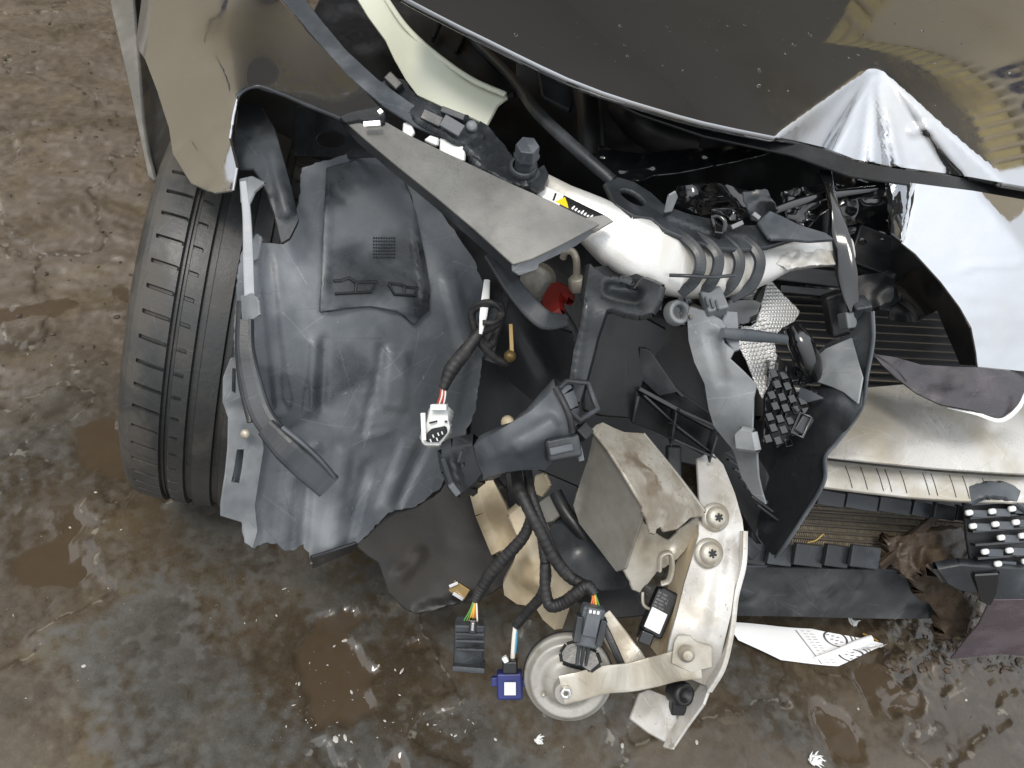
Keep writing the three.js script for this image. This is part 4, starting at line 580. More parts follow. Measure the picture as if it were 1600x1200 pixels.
// mounting leg with two bolts, horn bracket
{
  const leg = sheet(car, 'mounting_leg', M.alu, [[1090, 716], [1112, 706], [1130, 726], [1148, 770], [1160, 812], [1164, 846], [1158, 884], [1148, 916], [1142, 960], [1130, 1010], [1122, 1046], [1106, 1072], [1086, 1064], [1060, 1050], [1040, 1040], [1046, 1004], [1058, 960], [1070, 910], [1082, 872], [1092, 836], [1094, 790]], [[1090, 716, 1.06], [1130, 726, 1.06], [1164, 846, 1.0], [1106, 1072, 0.985], [1040, 1040, 0.965], [1070, 910, 0.975], [1094, 790, 1.01], [1110, 900, 0.965], [1085, 990, 0.95]], { res: 7, th: 0.005, bump: (x, y) => 0.004 * groove(x, y, 1134, 830, 1110, 1000, 10) });
  part(leg, 'edge_flange', sweepGeo(pts3([[1162, 830, 0.985], [1160, 880, 0.978], [1148, 930, 0.97], [1142, 980, 0.966], [1128, 1040, 0.965], [1108, 1074, 0.975]]), 0.0035, 0.009, { sq: 0.5, sides: 10 }), M.alu);
  part(leg, 'left_return', sheetGeo([[1094, 800], [1082, 872], [1070, 912], [1056, 962], [1044, 1006], [1036, 1036], [1016, 1010], [1030, 960], [1052, 890], [1080, 820]], [[1094, 800, 1.008], [1070, 912, 0.976], [1036, 1036, 0.966], [1016, 1010, 1.02], [1052, 890, 1.03]], { res: 8, th: 0.004 }), M.cream);
  const bolt = (x, y, d) => { const ax = TOCAM.clone().add(V(0.15, 0.25, 0.1)), c = P(x, y, d); const b = part(leg, 'flange_bolt', latheGeo(c, ax, [[0, 0.0098], [0.005, 0.0098], [0.0085, 0.009], [0.0118, 0.007], [0.0135, 0.003], [0.0135, 0.002], [0.0175, 0.001], [0.0175, -0.003]], 28), M.steel); for (let k = 0; k < 3; k++) { const q = new THREE.BoxGeometry(0.0028, 0.0104, 0.0006); q.rotateZ(k * Math.PI / 3); q.applyQuaternion(new THREE.Quaternion().setFromUnitVectors(V(0, 0, 1), ax.clone().normalize())); const e = c.clone().addScaledVector(ax.clone().normalize(), 0.0098 + k * 0.0001); q.translate(e.x, e.y, e.z); part(b, 'star_socket', q, M.dark); } };
  bolt(1118, 808, 0.995); bolt(1108, 864, 0.968);
  part(leg, 'foot_channel', sheetGeo([[1000, 1084], [1014, 1078], [1046, 1090], [1066, 1098], [1062, 1124], [1042, 1160], [1014, 1144], [986, 1122]], [[1000, 1084, 1.03], [1066, 1098, 1.05], [1042, 1160, 1.03], [986, 1122, 1.01]], { res: 7, th: 0.004 }), M.alu);
  part(leg, 'foot_side', sheetGeo([[1108, 1072], [1098, 1100], [1072, 1136], [1050, 1170], [1036, 1166], [1044, 1148], [1062, 1118], [1080, 1090], [1094, 1070]], [[1108, 1072, 0.98], [1050, 1170, 1.0], [1036, 1166, 1.01], [1094, 1070, 1.0]], { res: 6, th: 0.004 }), M.alu);
  part(leg, 'foot_web', sheetGeo([[1084, 1062], [1100, 1074], [1080, 1104], [1050, 1150], [1042, 1150], [1052, 1100], [1046, 1060]], [[1084, 1062, 1.03], [1100, 1074, 1.02], [1042, 1150, 1.05], [1046, 1060, 1.05]], { res: 9, th: 0.004 }), M.castGrey);
  part(leg, 'rubber_plug', latheGeo(P(1070, 1086, 1.0), TOCAM.clone().add(V(0.4, 0.2, 0.2)), [[0, -0.004], [0.006, -0.004], [0.008, 0.002], [0.013, 0.002], [0.015, -0.004], [0.015, -0.02]], 20), M.black);
  part(leg, 'plug_body', boxGeo(1060, 1086, 1.01, 1058, 1112, 1.015, 24, 0.02), M.black);
  const hb = part(leg, 'horn_strap', sweepGeo(pts3([[878, 1078, 0.948], [905, 1072, 0.948], [945, 1062, 0.955], [985, 1058, 0.968], [1020, 1050, 0.968], [1060, 1040, 0.955], [1094, 1036, 0.955]]), [0.0165, 0.0165, 0.0165, 0.017, 0.018, 0.018, 0.018], 0.0018, { sq: 0.4, sides: 16, seg: 30 }), M.steel);
  part(hb, 'strap_tab', sheetGeo([[1054, 1004], [1060, 994], [1078, 994], [1088, 1004], [1112, 1012], [1112, 1042], [1080, 1050], [1050, 1036]], [[1054, 1004, 0.948], [1112, 1012, 0.952], [1080, 1050, 0.952]], { res: 6, th: 0.003 }), M.steel);
  part(hb, 'strap_bolt', latheGeo(P(1073, 1022, 0.945), TOCAM, [[0, 0.008], [0.005, 0.008], [0.0065, 0.006], [0.0065, 0.002], [0.0095, 0.0015], [0.0095, -0.002]], 18), M.steel);
  part(hb, 'back_strap', sweepGeo(pts3([[940, 962, 1.01], [962, 996, 1.005], [986, 1030, 0.995], [1006, 1054, 0.98]]), [0.012, 0.015, 0.016, 0.013], 0.002, { sq: 0.4, sides: 14 }), M.steel);
  part(hb, 'black_strip', sweepGeo(pts3([[936, 962, 1.0], [954, 1000, 0.99], [972, 1040, 0.985]]), 0.0045, 0.003, { sq: 0.5, sides: 10 }), M.black);
  // horn
  const ax = TOCAM.clone().add(V(-0.1, 0.02, 0.05)).normalize(), c = P(888, 1062, 0.98);
  const horn = part(car, 'horn', latheGeo(c, ax, [[0, 0.012], [0.02, 0.012], [0.028, 0.009], [0.03, 0.004], [0.036, 0.003], [0.042, 0.006], [0.046, 0.004], [0.0475, -0.002], [0.051, -0.003], [0.053, -0.006], [0.053, -0.012], [0.05, -0.016], [0.03, -0.03], [0, -0.03]], 64), M.hornSteel);
  part(horn, 'hub', latheGeo(P(884, 1078, 0.966), ax, [[0, 0.012], [0.012, 0.012], [0.014, 0.01], [0.015, 0.0]], 30), M.hornSteel);
  part(horn, 'hub_nut', latheGeo(P(884, 1080, 0.945), ax, [[0.003, 0.006], [0.003, 0.008], [0.0062, 0.008], [0.007, 0.0065], [0.007, 0]], 6), M.silver);
  part(horn, 'rivet', latheGeo(P(849, 1086, 0.975), ax, [[0, 0.003], [0.002, 0.0026], [0.003, 0]], 12), M.steel);
  part(horn, 'back_ring', new THREE.TorusGeometry(0.0515, 0.003, 8, 60).applyQuaternion(new THREE.Quaternion().setFromUnitVectors(V(0, 0, 1), ax)).translate(c.x - ax.x * 0.014, c.y - ax.y * 0.014, c.z - ax.z * 0.014), M.black);
  const sock = part(horn, 'socket', sheetGeo([[878, 1020], [886, 1008], [902, 1004], [930, 1020], [936, 1036], [922, 1048], [908, 1040], [890, 1036], [880, 1032]], [[878, 1020, 0.958], [930, 1020, 0.954], [908, 1040, 0.95]], { res: 5, th: 0.012 }), M.plastic);
  for (const k of [0, 1, 2]) part(sock, 'prong', boxGeo(905 + k * 8, 1004, 0.938, 901 + k * 7, 1038, 0.944, 4, 0.006), M.plastic);
}
console.log('horn');

// ribbed lamp tray
{
  const tray = sheet(car, 'ribbed_tray', M.black, [[996, 548], [1010, 544], [1030, 570], [1060, 612], [1100, 640], [1140, 668], [1150, 700], [1110, 716], [1060, 690], [1020, 672], [988, 660], [984, 640], [990, 590]], [[996, 548, 1.03], [1150, 700, 1.08], [988, 660, 1.07], [1060, 612, 1.05]], { res: 9, th: 0.005 });
  for (const q of [[994, 606, 1124, 676, 6], [1000, 614, 1054, 664, 3], [1054, 638, 1046, 688, 3], [1054, 638, 1120, 668, 4], [1046, 684, 1110, 712, 3], [1050, 662, 1100, 700, 3], [1118, 672, 1106, 712, 3], [996, 610, 988, 650, 4], [1000, 552, 1060, 616, 4]]) part(tray, 'rib', boxGeo(q[0], q[1], 1.03, q[2], q[3], 1.05, q[4], 0.03), M.plastic);
  sheet(tray, 'front_web', M.plastic, [[1000, 545], [1014, 548], [1058, 612], [1030, 618], [1000, 590]], [[1000, 545, 1.012], [1058, 612, 1.03], [1000, 590, 1.03]], { res: 8, th: 0.004 });
  part(tray, 'post', boxGeo(1052, 696, 1.1, 1052, 756, 1.1, 22, 0.02), M.plastic);
  // grille bars in the gap beside it
  for (let i = 0; i < 9; i++) part(tray, 'fin_bar', boxGeo(1110 + i * 9, 676 + i * 14, 1.11, 1150 + i * 8, 700 + i * 14, 1.12, 3, 0.008), M.plastic);
  sheet(tray, 'fin_back', M.black, [[1090, 660], [1150, 660], [1200, 740], [1220, 830], [1190, 850], [1120, 740]], [[1090, 660, 1.14], [1200, 740, 1.16], [1190, 850, 1.16]], { res: 16, th: 0.004 });
}
// grey torn lamp support
{
  const to = sheet(car, 'torn_lamp_support', M.grey, [[1074, 494], [1078, 480], [1100, 486], [1126, 500], [1134, 510], [1126, 522], [1130, 536], [1147, 548], [1140, 562], [1162, 582], [1182, 602], [1177, 622], [1174, 680], [1181, 702], [1184, 745], [1190, 770], [1196, 788], [1175, 772], [1158, 744], [1146, 704], [1128, 682], [1115, 665], [1107, 638], [1101, 600], [1085, 566], [1076, 532]], [[1074, 494, 0.985], [1134, 510, 0.965], [1140, 562, 0.96], [1101, 600, 0.99], [1182, 602, 0.975], [1115, 665, 1.01], [1174, 680, 0.97], [1146, 704, 1.01], [1184, 745, 0.985], [1196, 788, 1.0], [1120, 560, 0.965]], { res: 6, th: 0.0035, bump: (x, y) => 0.005 * groove(x, y, 1110, 520, 1130, 600, 14) - 0.004 * groove(x, y, 1148, 690, 1182, 686, 8) });
  part(to, 'box_socket', sheetGeo([[1076, 480], [1084, 474], [1098, 480], [1118, 492], [1132, 500], [1134, 512], [1100, 494], [1078, 494]], [[1076, 480, 1.0], [1134, 506, 0.985], [1098, 480, 1.01]], { res: 5, th: 0.004 }), M.castGrey);
  part(to, 'clip_body', boxGeo(1108, 456, 0.985, 1122, 490, 0.97, 34, 0.02), M.grey); for (const k of [0, 1, 2]) part(to, 'clip_rib', boxGeo(1102 + k * 8, 464 + k * 3, 0.966, 1106 + k * 8, 478 + k * 3, 0.96, 3, 0.005), M.slate);
  part(to, 'side_ear', sheetGeo([[1132, 486], [1152, 488], [1154, 520], [1156, 545], [1148, 548], [1136, 530], [1130, 510]], [[1132, 486, 0.985], [1154, 500, 0.99], [1148, 548, 0.975]], { res: 6, th: 0.004 }), M.grey);
  part(to, 'cable_stay', sweepGeo(pts3([[1128, 520, 0.955], [1170, 524, 0.99], [1228, 530, 1.04]]), [0.006, 0.008, 0.006], [0.004, 0.005, 0.004], { sides: 10 }), M.slate);
  part(to, 'raised_step', sheetGeo([[1148, 680], [1156, 672], [1174, 676], [1180, 704], [1150, 700]], [[1148, 680, 0.975], [1174, 676, 0.958], [1150, 700, 0.975]], { res: 5, th: 0.012 }), M.grey);
}
// embossed heat shield
sheet(car, 'heat_shield', M.foil, [[1172, 440], [1188, 430], [1204, 436], [1222, 458], [1250, 486], [1242, 502], [1222, 512], [1208, 528], [1214, 556], [1206, 590], [1192, 622], [1182, 600], [1166, 562], [1152, 540], [1158, 510], [1164, 490], [1150, 482]], [[1172, 440, 1.12], [1250, 486, 1.15], [1192, 622, 1.1], [1152, 540, 1.1], [1200, 500, 1.1]], { res: 6, th: 0.002, rag: 2, bump: (x, y) => 0.006 * groove(x, y, 1180, 500, 1200, 600, 20) + 0.004 * (fbm(x / 18, y / 18, 141, 2) - 0.5) });

// radiators
{
  const core = sheet(car, 'radiator', M.dark, [[1190, 405], [1560, 400], [1640, 640], [1300, 670], [1190, 650]], [[1190, 405, 1.335], [1560, 400, 1.45], [1640, 640, 1.42], [1190, 650, 1.3]], { res: 40, th: 0.02 });
  const cd = spline([[1190, 405, 1.325], [1560, 400, 1.44], [1640, 640, 1.41], [1190, 650, 1.29]]);
  for (let i = 0; i < 20; i++) { const y = 416 + i * 12.4, a = [1196, y - 4, cd(1196, y)], b = [1600, y + 17, cd(1600, y + 12)]; part(core, 'radiator_tube', boxGeo(...a, ...b, 2.4, 0.010, { r: 0.3 }), M.fin); }
  for (const q of [[1200, 425, 1330, 440, 26], [1215, 452, 1330, 462, 12], [1330, 380, 1460, 430, 60]]) part(core, 'tank_block', boxGeo(q[0], q[1], 1.25, q[2], q[3], 1.27, q[4], 0.02), M.black);
  part(core, 'tank_block', boxGeo(1365, 462, 1.28, 1400, 455, 1.28, 50, 0.02), M.plastic);
  const low = sheet(car, 'condenser', M.dark, [[1180, 790], [1280, 762], [1640, 790], [1640, 900], [1400, 880], [1170, 868]], [[1180, 790, 1.37], [1640, 790, 1.5], [1640, 900, 1.47], [1170, 868, 1.35]], { res: 40, th: 0.02 });
  const ld = spline([[1180, 790, 1.352], [1640, 790, 1.48], [1640, 900, 1.45], [1170, 868, 1.332]]);
  const fins = [];
  for (let i = 0; i < 9; i++) {
    const y0 = 772 + i * 10.6, sl = 0.07; part(low, 'condenser_tube', boxGeo(1200, y0, ld(1200, y0), 1560, y0 + 360 * sl, ld(1560, y0 + 25), 3.4, 0.012, { r: 0.3 }), M.fin);
    for (let x = 1205; x < 1560; x += 3.4) { const y = y0 + (x - 1200) * sl + 3; fins.push(boxGeo(x, y, ld(x, y) - 0.002, x + 2.2 * (i & 1 ? 1 : -1), y + 5.6, ld(x, y) - 0.002, 1.3, 0.006, { r: 0.01 })); }
  }
  const fg = fins.map(g => { const b = g; return b; }); part(low, 'cooling_fins', fg, M.finBright).userData.kind = 'stuff';
}
// bumper beam
{
  const bm = sheet(car, 'bumper_beam', M.beam, [[1286, 712], [1296, 690], [1316, 660], [1342, 622], [1352, 606], [1420, 600], [1520, 600], [1640, 610], [1640, 742], [1560, 738], [1460, 731], [1370, 722]], [[1286, 712, 1.165], [1342, 622, 1.235], [1420, 600, 1.26], [1640, 610, 1.31], [1640, 742, 1.23], [1460, 731, 1.185], [1380, 670, 1.185], [1560, 680, 1.23]], { res: 9, th: 0.005 });
  part(bm, 'lower_ledge', sheetGeo([[1288, 719], [1370, 728], [1460, 737], [1560, 744], [1640, 748], [1640, 786], [1560, 784], [1500, 782], [1420, 776], [1350, 768], [1287, 760], [1290, 740]], [[1288, 719, 1.195], [1640, 748, 1.255], [1640, 786, 1.24], [1287, 760, 1.175], [1460, 737, 1.215]], { res: 9, th: 0.006 }), M.beam);
  const lg = spline([[1288, 719, 1.195], [1640, 748, 1.255], [1640, 786, 1.24], [1287, 760, 1.175], [1460, 737, 1.215]]);
  for (let i = 0; i < 10; i++) { const x = 1316 + i * 24 + (hash(i, 1, 5) - 0.5) * 12, y = 722 + (x - 1288) * 0.088; part(bm, 'cable_groove', sweepGeo(pts3([[x, y + 3], [x + 6, y + 20], [x + 11, y + 38]].map(p => [...p, lg(...p) - 0.0002])), 0.0007, 0.0007, { sides: 5 }), M.dark); }
  for (const [a, b] of [[1276, 1317], [1320, 1369], [1372, 1420], [1424, 1451], [1458, 1490], [1493, 1540]]) { const s = (a - 1276) * 0.115; part(bm, 'duct_panel', boxGeo(a, 775 + s, 1.25 + (a - 1276) * 0.0003, b, 778 + s + (b - a) * 0.1, 1.25 + (b - 1276) * 0.0003, 24, 0.01), M.plastic); }
}
// lower grille and valance
{
  const va = sheet(car, 'lower_valance', M.valance, [[1140, 962], [1144, 930], [1152, 900], [1166, 887], [1240, 888], [1330, 890], [1400, 892], [1440, 918], [1470, 950], [1486, 966], [1400, 967], [1300, 965], [1220, 963]], [[1140, 962, 1.4], [1166, 887, 1.36], [1400, 892, 1.42], [1486, 966, 1.47], [1300, 965, 1.43], [1300, 920, 1.375]], { res: 8, th: 0.005, bump: (x, y) => 0.008 * (fbm(x / 60, y / 24, 151, 3) - 0.5) });
  for (const [a, b] of [[1162, 1196], [1199, 1236], [1240, 1284], [1288, 1324], [1328, 1372]]) part(va, 'grille_panel', boxGeo(a, 862 + (a - 1162) * 0.03, 1.312, b, 866 + (b - 1162) * 0.03, 1.325, 34, 0.01), M.plastic);
  part(va, 'edge_bead', sweepGeo(pts3([[1160, 884, 1.352], [1240, 885, 1.37], [1320, 887, 1.39], [1400, 890, 1.41]]), 0.003, 0.003, { sides: 8 }), M.slate);
  part(va, 'end_cap', boxGeo(1142, 830, 1.2, 1176, 862, 1.22, 26, 0.03), M.plastic);
  for (const q of [[1374, 886, 1466, 802, 12], [1400, 884, 1376, 862, 8]]) part(va, 'brace', boxGeo(q[0], q[1], 1.33, q[2], q[3], 1.36, q[4], 0.012), M.rustMud);
  const mud = (x, y) => 0.03 * (fbm(x / 16, y / 16, 161, 4) - 0.5);
  sheet(car, 'muddy_duct', M.rustMud, [[1386, 856], [1400, 838], [1440, 832], [1500, 826], [1530, 836], [1530, 880], [1480, 872], [1440, 884], [1416, 902], [1400, 888]], [[1386, 856, 1.33], [1440, 832, 1.35], [1530, 836, 1.4], [1480, 872, 1.32], [1400, 888, 1.33]], { res: 5, th: 0.03, bump: mud, rag: 4 });
  sheet(car, 'muddy_bracket', M.rustMud, [[1398, 876], [1440, 880], [1476, 890], [1500, 926], [1520, 950], [1510, 990], [1480, 1000], [1466, 962], [1440, 924], [1412, 900]], [[1398, 876, 1.34], [1476, 890, 1.34], [1520, 950, 1.4], [1480, 1000, 1.46], [1440, 924, 1.39]], { res: 5, th: 0.03, bump: mud, rag: 4 });
}
// black grille shroud beside the beam
{
  const shr = sheet(car, 'grille_shroud', M.plastic, [[1284, 596], [1276, 574], [1278, 548], [1302, 530], [1328, 522], [1330, 494], [1346, 486], [1362, 488], [1364, 520], [1360, 560], [1350, 596], [1344, 636], [1326, 664], [1306, 688], [1292, 706], [1287, 730], [1286, 752], [1270, 780], [1252, 810], [1234, 842], [1216, 868], [1204, 864], [1184, 838], [1186, 800], [1200, 752], [1216, 712], [1236, 676], [1262, 640], [1276, 616]], [[1284, 596, 1.09], [1278, 548, 1.11], [1330, 494, 1.1], [1362, 488, 1.06], [1350, 596, 1.04], [1306, 688, 1.06], [1286, 752, 1.06], [1216, 868, 1.09], [1184, 838, 1.15], [1216, 712, 1.14], [1300, 620, 1.05], [1262, 640, 1.09]], { res: 6, th: 0.004, bump: (x, y) => 0.004 * groove(x, y, 1312, 530, 1340, 590, 5) - 0.006 * groove(x, y, 1258, 650, 1290, 620, 14) });
  part(shr, 'edge_fin', sweepGeo(pts3([[1363, 488, 1.055], [1364, 530, 1.045], [1354, 590, 1.035], [1346, 636, 1.037], [1308, 690, 1.055], [1290, 712, 1.056], [1288, 750, 1.056], [1250, 816, 1.07], [1212, 872, 1.09]]), 0.0025, 0.005, { sides: 8, seg: 50 }), M.slate);
  part(shr, 'top_block', boxGeo(1322, 488, 1.1, 1326, 514, 1.1, 16, 0.03), M.grey); part(shr, 'top_block', boxGeo(1336, 470, 1.1, 1350, 490, 1.08, 26, 0.02), M.plastic);
  part(shr, 'top_block', boxGeo(1300, 458, 1.12, 1310, 520, 1.14, 30, 0.02), M.black);
  part(shr, 'side_web', sheetGeo([[1277, 596], [1274, 572], [1278, 556], [1290, 545], [1306, 538], [1330, 528], [1340, 566], [1347, 590], [1340, 630], [1318, 612], [1298, 603]], [[1277, 596, 1.08], [1278, 552, 1.095], [1330, 528, 1.075], [1347, 590, 1.028], [1318, 612, 1.04]], { res: 6, th: 0.003 }), M.grey);
  part(shr, 'torn_lip', sheetGeo([[1250, 606], [1262, 610], [1286, 622], [1262, 628], [1248, 620]], [[1250, 606, 1.07], [1286, 622, 1.045], [1248, 620, 1.07]], { res: 5, th: 0.002 }), M.slate);
  part(shr, 'latch_box', boxGeo(1246, 676, 1.06, 1262, 650, 1.06, 20, 0.014), M.plastic); part(shr, 'latch_frame', sweepGeo(pts3([[1236, 676, 1.052], [1250, 644, 1.05], [1268, 652, 1.05], [1254, 684, 1.052], [1236, 676, 1.052]]), 0.0022, 0.0022, { straight: true, sides: 6 }), M.gloss);
  const gr = sheet(car, 'diamond_grille', M.black, [[1196, 580], [1214, 560], [1252, 580], [1262, 604], [1250, 640], [1228, 690], [1214, 700], [1196, 660]], [[1196, 580, 1.12], [1252, 580, 1.12], [1214, 700, 1.13]], { res: 9, th: 0.004 });
  for (let r = 0; r < 7; r++) for (let k = 0; k < 4; k++) { const x = 1206 + k * 16 + (r & 1) * 7 - r * 1.5, y = 578 + r * 17 + k * 3; if (x > 1262 - Math.max(0, y - 640) * 0.6) continue; part(gr, 'grille_blade', boxGeo(x, y, 1.095, x + 5, y + 12, 1.09, 11, 0.005), M.gloss); }
  for (let k = 0; k < 5; k++) part(gr, 'lattice_bar', boxGeo(1200 + k * 14, 562 + k * 4, 1.105, 1192 + k * 11, 690 - k * 12, 1.115, 3, 0.008), M.gloss);
  const cyl = bar(car, 'grille_fitting', M.gloss, [[1238, 512, 1.08], [1250, 536, 1.075], [1262, 566, 1.08], [1270, 590, 1.09]], [0.012, 0.017, 0.018, 0.013], undefined, { sides: 18 });
  bar(car, 'bent_strut', M.gloss, [[1288, 268, 1.12], [1302, 318, 1.1], [1314, 372, 1.09], [1322, 424, 1.085], [1334, 486, 1.085]], [0.010, 0.009, 0.012, 0.014, 0.009], [0.003, 0.005, 0.004, 0.005, 0.003], { sq: 0.6, sides: 12, ref: u => TOCAM.clone().add(V(Math.sin(u * 7) * 0.7, 0, 0)) });
  bar(car, 'bent_strut', M.gloss, [[1186, 338, 1.08], [1240, 318, 1.1], [1300, 304, 1.12], [1384, 292, 1.16]], [0.005, 0.006, 0.006, 0.004], 0.003, { sides: 10 });
}
// bumper skin curled back over the radiator
{
  const skin = sheet(car, 'bumper_skin', M.paint, [[1388, 281], [1440, 288], [1520, 298], [1600, 312], [1720, 330], [1720, 590], [1600, 580], [1528, 573], [1526, 552], [1518, 512], [1500, 480], [1470, 440], [1430, 396], [1391, 366], [1394, 330], [1395, 306]], [[1388, 281, 1.14], [1391, 366, 1.127], [1470, 440, 1.127], [1528, 573, 1.134], [1600, 580, 1.142], [1600, 312, 1.16], [1720, 330, 1.18], [1720, 590, 1.155], [1540, 430, 1.13]], { res: 8, th: 0.004, bump: (x, y) => 0 + 0.0009 * Math.max(0, (x - 1526) * 0.77 - (y - 300) * 0.64) + 0.0009 * Math.max(0, (1424 - x) * 0.97 - (y - 320) * 0.2) + 0.003 * (fbm(x / 60, y / 60, 171, 3) - 0.5) + 0.003 * Math.abs(fbm(x / 90, y / 34, 175, 2) - 0.5) - 0.002 * groove(x, y, 1500, 418, 1600, 410, 5) });
  part(skin, 'curled_edge', sheetGeo([[1392, 366], [1430, 396], [1470, 440], [1500, 480], [1518, 512], [1528, 572], [1500, 570], [1488, 542], [1474, 510], [1464, 484], [1430, 504], [1388, 500], [1390, 484], [1410, 466], [1408, 458], [1394, 446], [1406, 436], [1393, 420]], [[1392, 366, 1.133], [1470, 440, 1.133], [1518, 512, 1.137], [1500, 570, 1.17], [1388, 500, 1.26], [1393, 420, 1.21], [1464, 484, 1.2], [1440, 440, 1.185]], { res: 6, th: 0.003, bump: (x, y) => 0.006 * Math.sin(y / 26 + x / 90) * sm(1520, 1440, x) }), M.gloss);
  const lo = sheet(car, 'bumper_lower_flap', M.plum, [[1364, 553], [1398, 558], [1440, 570], [1490, 573], [1530, 574], [1600, 582], [1720, 598], [1720, 640], [1602, 610], [1592, 634], [1562, 655], [1520, 641], [1470, 632], [1432, 614], [1400, 590], [1378, 570]], [[1364, 553, 1.14], [1440, 570, 1.13], [1530, 574, 1.125], [1600, 582, 1.15], [1562, 655, 1.1], [1432, 614, 1.115], [1720, 640, 1.2]], { res: 7, th: 0.003, bump: (x, y) => 0.008 * (fbm(x / 40, y / 25, 173, 3) - 0.5) });
  part(lo, 'torn_thread', sweepGeo(pts3([[1364, 552, 1.13], [1400, 577, 1.115], [1416, 596, 1.115]]), 0.0012, 0.0012, { sides: 5 }), M.black);
  part(lo, 'white_edge', sweepGeo(pts3([[1480, 637, 1.108], [1524, 646, 1.1], [1562, 657, 1.096], [1592, 636, 1.11], [1602, 614, 1.12]]), [0.001, 0.0025, 0.003, 0.0035, 0.002], 0.0015, { sides: 6 }), M.whitePlastic);
}

// ------------------------------------------------------------------ loose and hanging things
{ // torn bumper piece with the pinned grille
  const t = thing('torn_bumper_piece', 'torn black and plum bumper piece with white pinned diamond grille', 'bumper piece', P(1560, 1000, 1.42));
  sheet(t, 'grille_back', M.black, [[1506, 768], [1530, 756], [1560, 756], [1600, 764], [1700, 790], [1700, 890], [1600, 888], [1520, 888], [1512, 840]], [[1506, 768, 1.24], [1700, 790, 1.3], [1700, 890, 1.29], [1520, 888, 1.24]], { res: 10, th: 0.006 });
  sheet(t, 'grille_arch', M.slate, [[1504, 780], [1512, 762], [1546, 752], [1580, 756], [1604, 772], [1626, 800], [1614, 806], [1592, 786], [1572, 776], [1540, 774], [1516, 786]], [[1504, 780, 1.215], [1546, 752, 1.22], [1626, 800, 1.25], [1540, 774, 1.205]], { res: 6, th: 0.012, rag: 3 });
  const pins = [[1514, 801], [1550, 799], [1581, 795], [1520, 822], [1555, 819], [1587, 816], [1564, 840], [1597, 837], [1539, 862], [1577, 860], [1559, 881], [1602, 877]];
  for (const [x, y] of pins) {
    const b = part(t, 'grille_blade', boxGeo(x + 3, y + 1, 1.222 + (x - 1514) * 0.0003, x + 26, y + 2, 1.228 + (x - 1514) * 0.0003, 12, 0.008), M.slate);
    part(b, 'chrome_pin', boxGeo(x - 6, y + 1, 1.21 + (x - 1514) * 0.0003, x + 6, y - 1, 1.21 + (x - 1514) * 0.0003, 9, 0.008, { r: 0.45 }), M.whitePlastic);
  }
  for (let k = 0; k < 5; k++) part(t, 'lattice_bar', boxGeo(1508 + k * 4, 788 + k * 21, 1.225, 1680, 780 + k * 21 - 4, 1.29, 4, 0.01), M.gloss);
  sheet(t, 'lower_rail', M.plastic, [[1466, 890], [1500, 884], [1560, 888], [1700, 894], [1700, 940], [1610, 934], [1552, 936], [1546, 930], [1500, 922], [1482, 912]], [[1466, 890, 1.235], [1560, 888, 1.225], [1700, 894, 1.28], [1700, 940, 1.28], [1500, 922, 1.245]], { res: 8, th: 0.02 });
  sheet(t, 'rail_lip', M.gloss, [[1524, 900], [1560, 898], [1556, 930], [1548, 946], [1536, 940], [1530, 920]], [[1524, 900, 1.225], [1560, 898, 1.22], [1548, 946, 1.245]], { res: 6, th: 0.012 });
  sheet(t, 'painted_skin', M.skin, [[1548, 938], [1610, 937], [1720, 944], [1720, 1050], [1640, 1028], [1560, 1022], [1486, 1030], [1510, 1000], [1530, 976]], [[1548, 938, 1.25], [1720, 944, 1.31], [1720, 1050, 1.42], [1486, 1030, 1.445], [1560, 1022, 1.42], [1620, 980, 1.33]], { res: 8, th: 0.004, bump: (x, y) => 0.006 * (fbm(x / 40, y / 40, 181, 3) - 0.5) });
}
